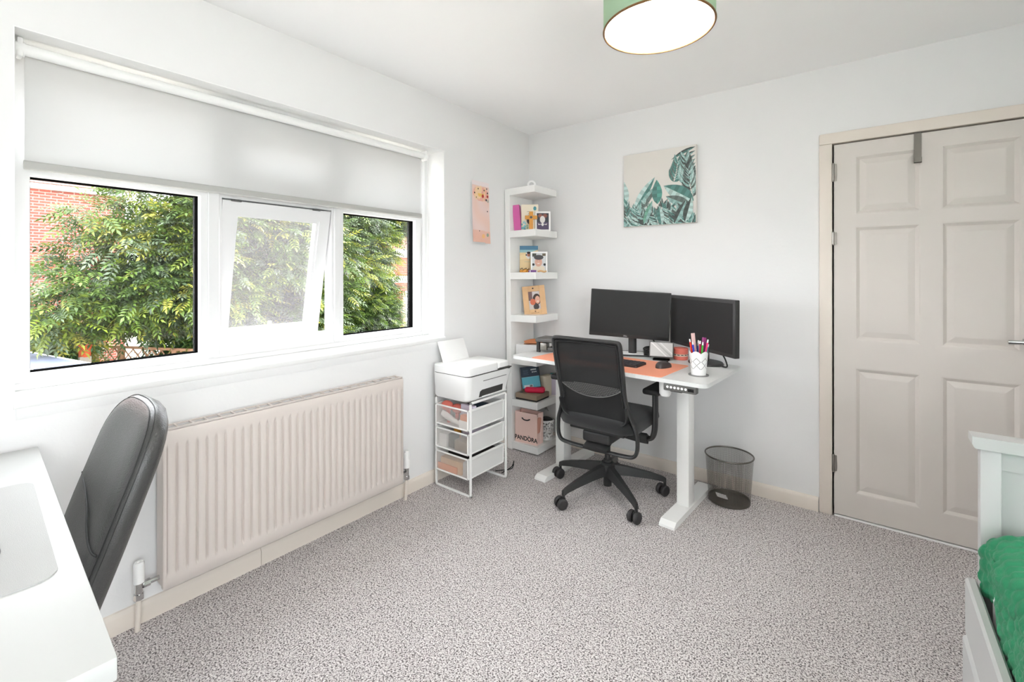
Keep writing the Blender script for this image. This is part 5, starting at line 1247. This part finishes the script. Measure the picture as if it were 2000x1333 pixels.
for k in range(int(fl/0.15)): MB().box((k*0.15, -0.012, 0), (k*0.15+0.145, 0.012, zt_-0.50)).build('board', 'trellis_wood', tf, smooth=0)
cp_ = thing('chimney_pot', (-7.84, -1.33, GZ), 'small orange terracotta pot on a post beside the fence', 'pot')
MB().lathe([(0.0, 2.36), (0.075, 2.36), (0.082, 2.52), (0.094, 2.525), (0.094, 2.56), (0, 2.56)], 24).build('pot', 'terracotta', cp_); MB().box((-0.07, -0.07, 0), (0.07, 0.07, 2.37)).build('pillar', 'stone_coping', cp_, smooth=0)
# brick house behind the tree
hs_ = thing('brick_house', (-15.0, 0, GZ), 'red brick house with a tiled roof behind the trees', 'building')
EV = 3.55-GZ
MB().box((-6, -9, 0), (0, 0.75, EV)).build('wall', 'far_brick', hs_, smooth=0)
MB().box((-0.05, -9.2, EV-0.02), (0.16, 0.9, EV+0.11), bev=0.02).build('gutter', 'white_plastic', hs_)
for r_ in range(7):
    x = 0.22-0.22*r_; z = EV+0.10+0.165*r_
    for c_ in range(30):
        y = -3.6+0.165*c_+(0.08 if r_ % 2 else 0)
        if y > 0.75: continue
        MB().box((-0.27, 0, 0), (0.0, 0.158, 0.022), M=T((x, y, z)) @ R(math.radians(36), 'Y')).build('tile', 'roof_tile', hs_, smooth=0)
MB().prism([(0.15, EV+0.05), (-3, EV+2.35), (-6.2, EV+0.05)], 1, -9.2, 0.9).build('roof', 'roof_tile', hs_, smooth=0)
h2 = thing('brick_terrace', (-17.0, 6.5, GZ), 'orange brick house glimpsed through the leaves', 'building')
MB().box((-5, -2.2, 0), (0, 7.5, 6.4)).build('wall', 'far_brick', h2, smooth=0); MB().prism([(0.3, 6.35), (-2.5, 8.6), (-5.3, 6.35)], 1, -2.4, 7.8).build('roof', 'roof_tile', h2, smooth=0)
# brick outbuilding with coping and a gate
ob_ = thing('brick_outbuilding', (-10.0, 6.3, GZ), 'red brick outbuilding with a stone coping beside the hedge', 'building')
MB().box((-3, 0, 0), (-0.012, 4.0, 4.24)).build('wall', 'mortar', ob_, smooth=0)
MB().box((-3.1, -0.10, 4.24), (0.08, 4.1, 4.50), bev=0.015).build('coping', 'stone_coping', ob_)
bme = MB().box((-0.03, 0, 0), (0.0, 0.215, 0.065), bev=0.004, seg=1).build('brick', 'brick', ob_, smooth=0); first = True
for r_ in range(22):
    if 8 <= r_ <= 10: continue
    for c_ in range(9):
        o = bme if first else bpy.data.objects.new('brick', bme.data)
        if not first: COL.objects.link(o); o.parent = ob_
        first = False; o.location = (0, 0.0+0.225*c_-(0.11 if r_ % 2 else 0), 4.24-0.075*(r_+1))
MB().box((-0.03, -0.1, 3.40), (0.02, 2.1, 3.62), bev=0.008).build('lintel', 'gate_paint', ob_)
MB().box((-0.02, -0.12, 0), (0.0, 2.0, 2.55)).build('lower_wall', 'far_brick', ob_, smooth=0)
gt_ = thing('garden_gate', (-9.6, 6.55, GZ), 'white boarded garden gate beside the brick outbuilding', 'gate')
for k in range(5): MB().box((0, 0.06+0.16*k, 0.35), (0.025, 0.06+0.16*k+0.152, 3.15), bev=0.003, seg=1).build('board', 'gate_paint', gt_)
for z in (0.6, 1.9, 2.35, 3.05): MB().box((0.025, 0.06, z), (0.05, 0.86, z+0.09)).build('ledge', 'gate_paint', gt_, smooth=0)
MB().box((-0.05, -0.06, 0), (0.06, 0.05, 3.1)).build('post', 'trellis_wood', gt_, smooth=0)

# ---- trees and shrubs
PAL = np.array([S(100,114,36), S(76,98,34), S(58,78,32), S(42,58,28), S(90,104,80), S(34,46,25), S(138,138,56)])
def leaf_template():
    """compound leaf along +x, drooping to -z: leaflets as folded diamonds"""
    V, F = [], []
    def lfl(b, d, L, w):
        d = d/np.linalg.norm(d); sd = np.cross(d, (0, 0, 1.0)); sd /= np.linalg.norm(sd); up = np.cross(sd, d); o = len(V)
        V.extend([b, b+d*L*0.45+sd*w+up*w*0.35, b+d*L-up*L*0.12, b+d*L*0.45-sd*w+up*w*0.35, b+d*L*0.5])
        F.extend([(o, o+4, o+1), (o+4, o+2, o+1), (o, o+3, o+4), (o+4, o+3, o+2)])
    for k in range(4):
        x = 0.08+0.062*k; b0 = np.array((x, 0, -0.35*x*x))
        for s in (-1, 1): lfl(b0, np.array((0.62, s*0.78, -0.10)), 0.105-0.006*k, 0.017)
    lfl(np.array((0.30, 0, -0.032)), np.array((1.0, 0, -0.2)), 0.115, 0.018)
    o = len(V); V.extend([np.array((0, -0.003, 0)), np.array((0, 0.003, 0)), np.array((0.30, 0.001, -0.032)), np.array((0.30, -0.001, -0.032))]); F.append((o, o+1, o+2, o+3))
    return np.array(V), F
LV, LF = leaf_template()
def frames(n, dirs, roll):
    d = dirs/np.linalg.norm(dirs, axis=1, keepdims=True); up = np.tile(np.array((0, 0, 1.0)), (n, 1)); sd = np.cross(up, d); sd /= np.maximum(1e-6, np.linalg.norm(sd, axis=1, keepdims=True)); nu = np.cross(d, sd)
    c, s = np.cos(roll)[:, None], np.sin(roll)[:, None]; return d, sd*c+nu*s, nu*c-sd*s
def foliage(name, parent, pos, dirs, scale, cols):
    n = len(pos); d, sd, nu = frames(n, dirs, rng.normal(0, 0.5, n))
    V = pos[:, None, :]+scale[:, None, None]*(LV[None, :, 0:1]*d[:, None, :]+LV[None, :, 1:2]*sd[:, None, :]+LV[None, :, 2:3]*nu[:, None, :])
    nv = len(LV); loops, starts, tots, cc = [], [], [], []
    fl_ = np.concatenate([np.array(f) for f in LF]); ft = np.array([len(f) for f in LF])
    L = (np.arange(n)[:, None]*nv+fl_[None, :]).ravel(); tot = np.tile(ft, n); st = np.concatenate([[0], np.cumsum(tot)[:-1]])
    me = bpy.data.meshes.new(name); me.vertices.add(n*nv); me.vertices.foreach_set('co', V.ravel().astype(np.float32))
    me.loops.add(len(L)); me.loops.foreach_set('vertex_index', L.astype(np.int32)); me.polygons.add(len(tot)); me.polygons.foreach_set('loop_start', st.astype(np.int32)); me.polygons.foreach_set('loop_total', tot.astype(np.int32))
    me.update(calc_edges=True)
    at = me.color_attributes.new('Col', 'FLOAT_COLOR', 'POINT'); ca = np.ones((n, nv, 4), np.float32); ca[:, :, :3] = cols[:, None, :]; at.data.foreach_set('color', ca.ravel())
    me.materials.append(MATS['leaf_mat']); o = bpy.data.objects.new(name, me); COL.objects.link(o); o.parent = parent; o['kind'] = 'stuff'
    return o
leaf_meshes = []
for c in (PAL[0], PAL[1], PAL[2], PAL[4], PAL[6]):
    me = bpy.data.meshes.new('leaf'); me.from_pydata([tuple(v) for v in LV], [], LF); at = me.color_attributes.new('Col', 'FLOAT_COLOR', 'POINT')
    at.data.foreach_set('color', list((*c, 1.0))*len(LV)); me.materials.append(MATS['leaf_mat']); leaf_meshes.append(me)
def tree(name, label, cat, base, crowns, nclump, per, palw, nleaf=0, clear_fence=True, scale=1.0, trunk=0.10, clump_r=0.42, group=None):
    o = thing(name, base, label, cat, group=group); B = np.array(base)
    C_ = []
    for (cx, cy, cz, rx, ry, rz), w in crowns:
        m = int(nclump*w); q = rng.normal(size=(m, 3)); q /= np.linalg.norm(q, axis=1, keepdims=True); q[:, 0] = np.abs(q[:, 0])*np.where(rng.random(m) < 0.85, 1, -1)
        C_.append(np.array((cx, cy, cz))+q*np.array((rx, ry, rz))*(rng.random((m, 1))**0.35))
    C_ = np.concatenate(C_); n = len(C_)*per
    cen = np.repeat(C_, per, 0); q = rng.normal(size=(n, 3)); q /= np.linalg.norm(q, axis=1, keepdims=True)
    pos = cen+q*clump_r*(rng.random((n, 1))**0.5)*np.array((1, 1.1, 0.75))
    dirs = q*np.array((1, 1, 0.5))+np.array((0.35, 0, -0.25))+rng.normal(0, 0.25, (n, 3))
    keep = np.ones(n, bool)
    if clear_fence:   # nothing grows over the front of the trellis
        sd_ = fd.x*(pos[:, 1]-f0.y)-fd.y*(pos[:, 0]-f0.x); keep = ~((sd_ < 0.25) & (pos[:, 2] < 0.36))
    pi_ = rng.choice(len(PAL), size=len(C_), p=palw); cols = PAL[np.repeat(pi_, per)]*rng.uniform(0.75, 1.25, (n, 1)); alt = rng.random(n) < 0.3; cols[alt] = PAL[rng.choice(len(PAL), size=alt.sum(), p=palw)]
    sc = rng.uniform(0.75, 1.25, n)*scale
    pos, dirs, cols, sc = pos[keep], dirs[keep], cols[keep], sc[keep]; n = len(pos)
    # the leaves nearest the window are single parts
    order = np.argsort(-pos[:, 0]); top = set(order[:nleaf].tolist()); rest = np.array([i for i in range(n) if i not in top])
    foliage('foliage', o, pos[rest]-B, dirs[rest], sc[rest], cols[rest])
    if nleaf:
        idx = order[:nleaf]; d, sd, nu = frames(len(idx), dirs[idx], rng.normal(0, 0.5, len(idx)))
        for k, i in enumerate(idx):
            l_ = bpy.data.objects.new('leaf', leaf_meshes[k % len(leaf_meshes)]); COL.objects.link(l_); l_.parent = o
            M_ = Matrix(((d[k][0], sd[k][0], nu[k][0]), (d[k][1], sd[k][1], nu[k][1]), (d[k][2], sd[k][2], nu[k][2]))).to_4x4(); l_.matrix_local = T(Vector(pos[i]-B)) @ M_ @ Matrix.Scale(float(sc[i]), 4)
    g = MB(); top_z = max(c[0][2] for c in crowns)-base[2]
    g.tube(smoothpath([(0, 0, 0), (0.05, 0.04, top_z*0.35), (-0.05, 0.0, top_z*0.7), (0.0, 0.1, top_z)]), [trunk*(1-0.03*i) for i in range(19)], n=10)
    tr = g.build('trunk', 'bark', o); random.seed(len(C_))
    g = MB()
    for k in range(min(60, len(C_))):
        c = Vector(C_[random.randrange(len(C_))]-B); s0 = Vector((0, 0, top_z*random.uniform(0.3, 0.95))); m_ = s0.lerp(c, 0.55)+Vector((0, 0, random.uniform(0.0, 0.25)))
        g.tube(smoothpath([s0, m_, c], 5), [0.022*(1-0.07*i) for i in range(11)], n=5)
    g.build('branches', 'bark', o)
    return o
tree('ash_tree', 'large leafy green ash tree filling the view from the window', 'tree', (-8.2, 0.7, GZ), (((-7.9, 0.9, 1.4, 1.3, 2.3, 2.5), 0.75), ((-7.6, -0.7, 0.5, 0.9, 1.3, 1.2), 0.25)), 250, 62, (0.16, 0.24, 0.22, 0.12, 0.10, 0.08, 0.08), nleaf=170)
tree('young_ash_tree', 'second ash tree with pale green leaves behind the opening sash', 'tree', (-9.2, 3.9, GZ), (((-9.0, 3.5, 1.5, 1.3, 1.75, 2.4), 0.88), ((-9.0, 5.6, 3.0, 0.6, 0.9, 0.45), 0.12)), 220, 58, (0.10, 0.20, 0.22, 0.14, 0.18, 0.12, 0.04), nleaf=90)
tree('dark_shrub', 'dark green dense shrub growing low beside the garden gate', 'shrub', (-8.4, 4.3, GZ), (((-8.3, 3.9, -0.5, 1.0, 1.35, 1.3), 1.0),), 120, 60, (0.03, 0.15, 0.25, 0.27, 0.05, 0.25, 0.0), nleaf=30, scale=0.75, clump_r=0.36)
tree('yellow_shrub', 'bright yellow green shrub growing over the flat roof edge', 'shrub', (-8.9, -1.65, GZ), (((-8.8, -1.62, 0.06, 0.6, 0.40, 0.40), 1.0),), 26, 50, (0.35, 0.25, 0.05, 0.05, 0.0, 0.0, 0.30), nleaf=20, clear_fence=False, scale=0.8, clump_r=0.30)
tree('hedge_shrub', 'low mixed green hedge growing beyond the trellis fence', 'shrub', (-8.6, 0.9, GZ), (((-8.5, 0.7, 0.0, 0.9, 1.6, 0.55), 0.6), ((-7.2, 1.9, -0.35, 0.5, 1.2, 0.5), 0.4)), 110, 50, (0.20, 0.20, 0.20, 0.15, 0.05, 0.10, 0.10), nleaf=20, scale=0.7, clump_r=0.30)
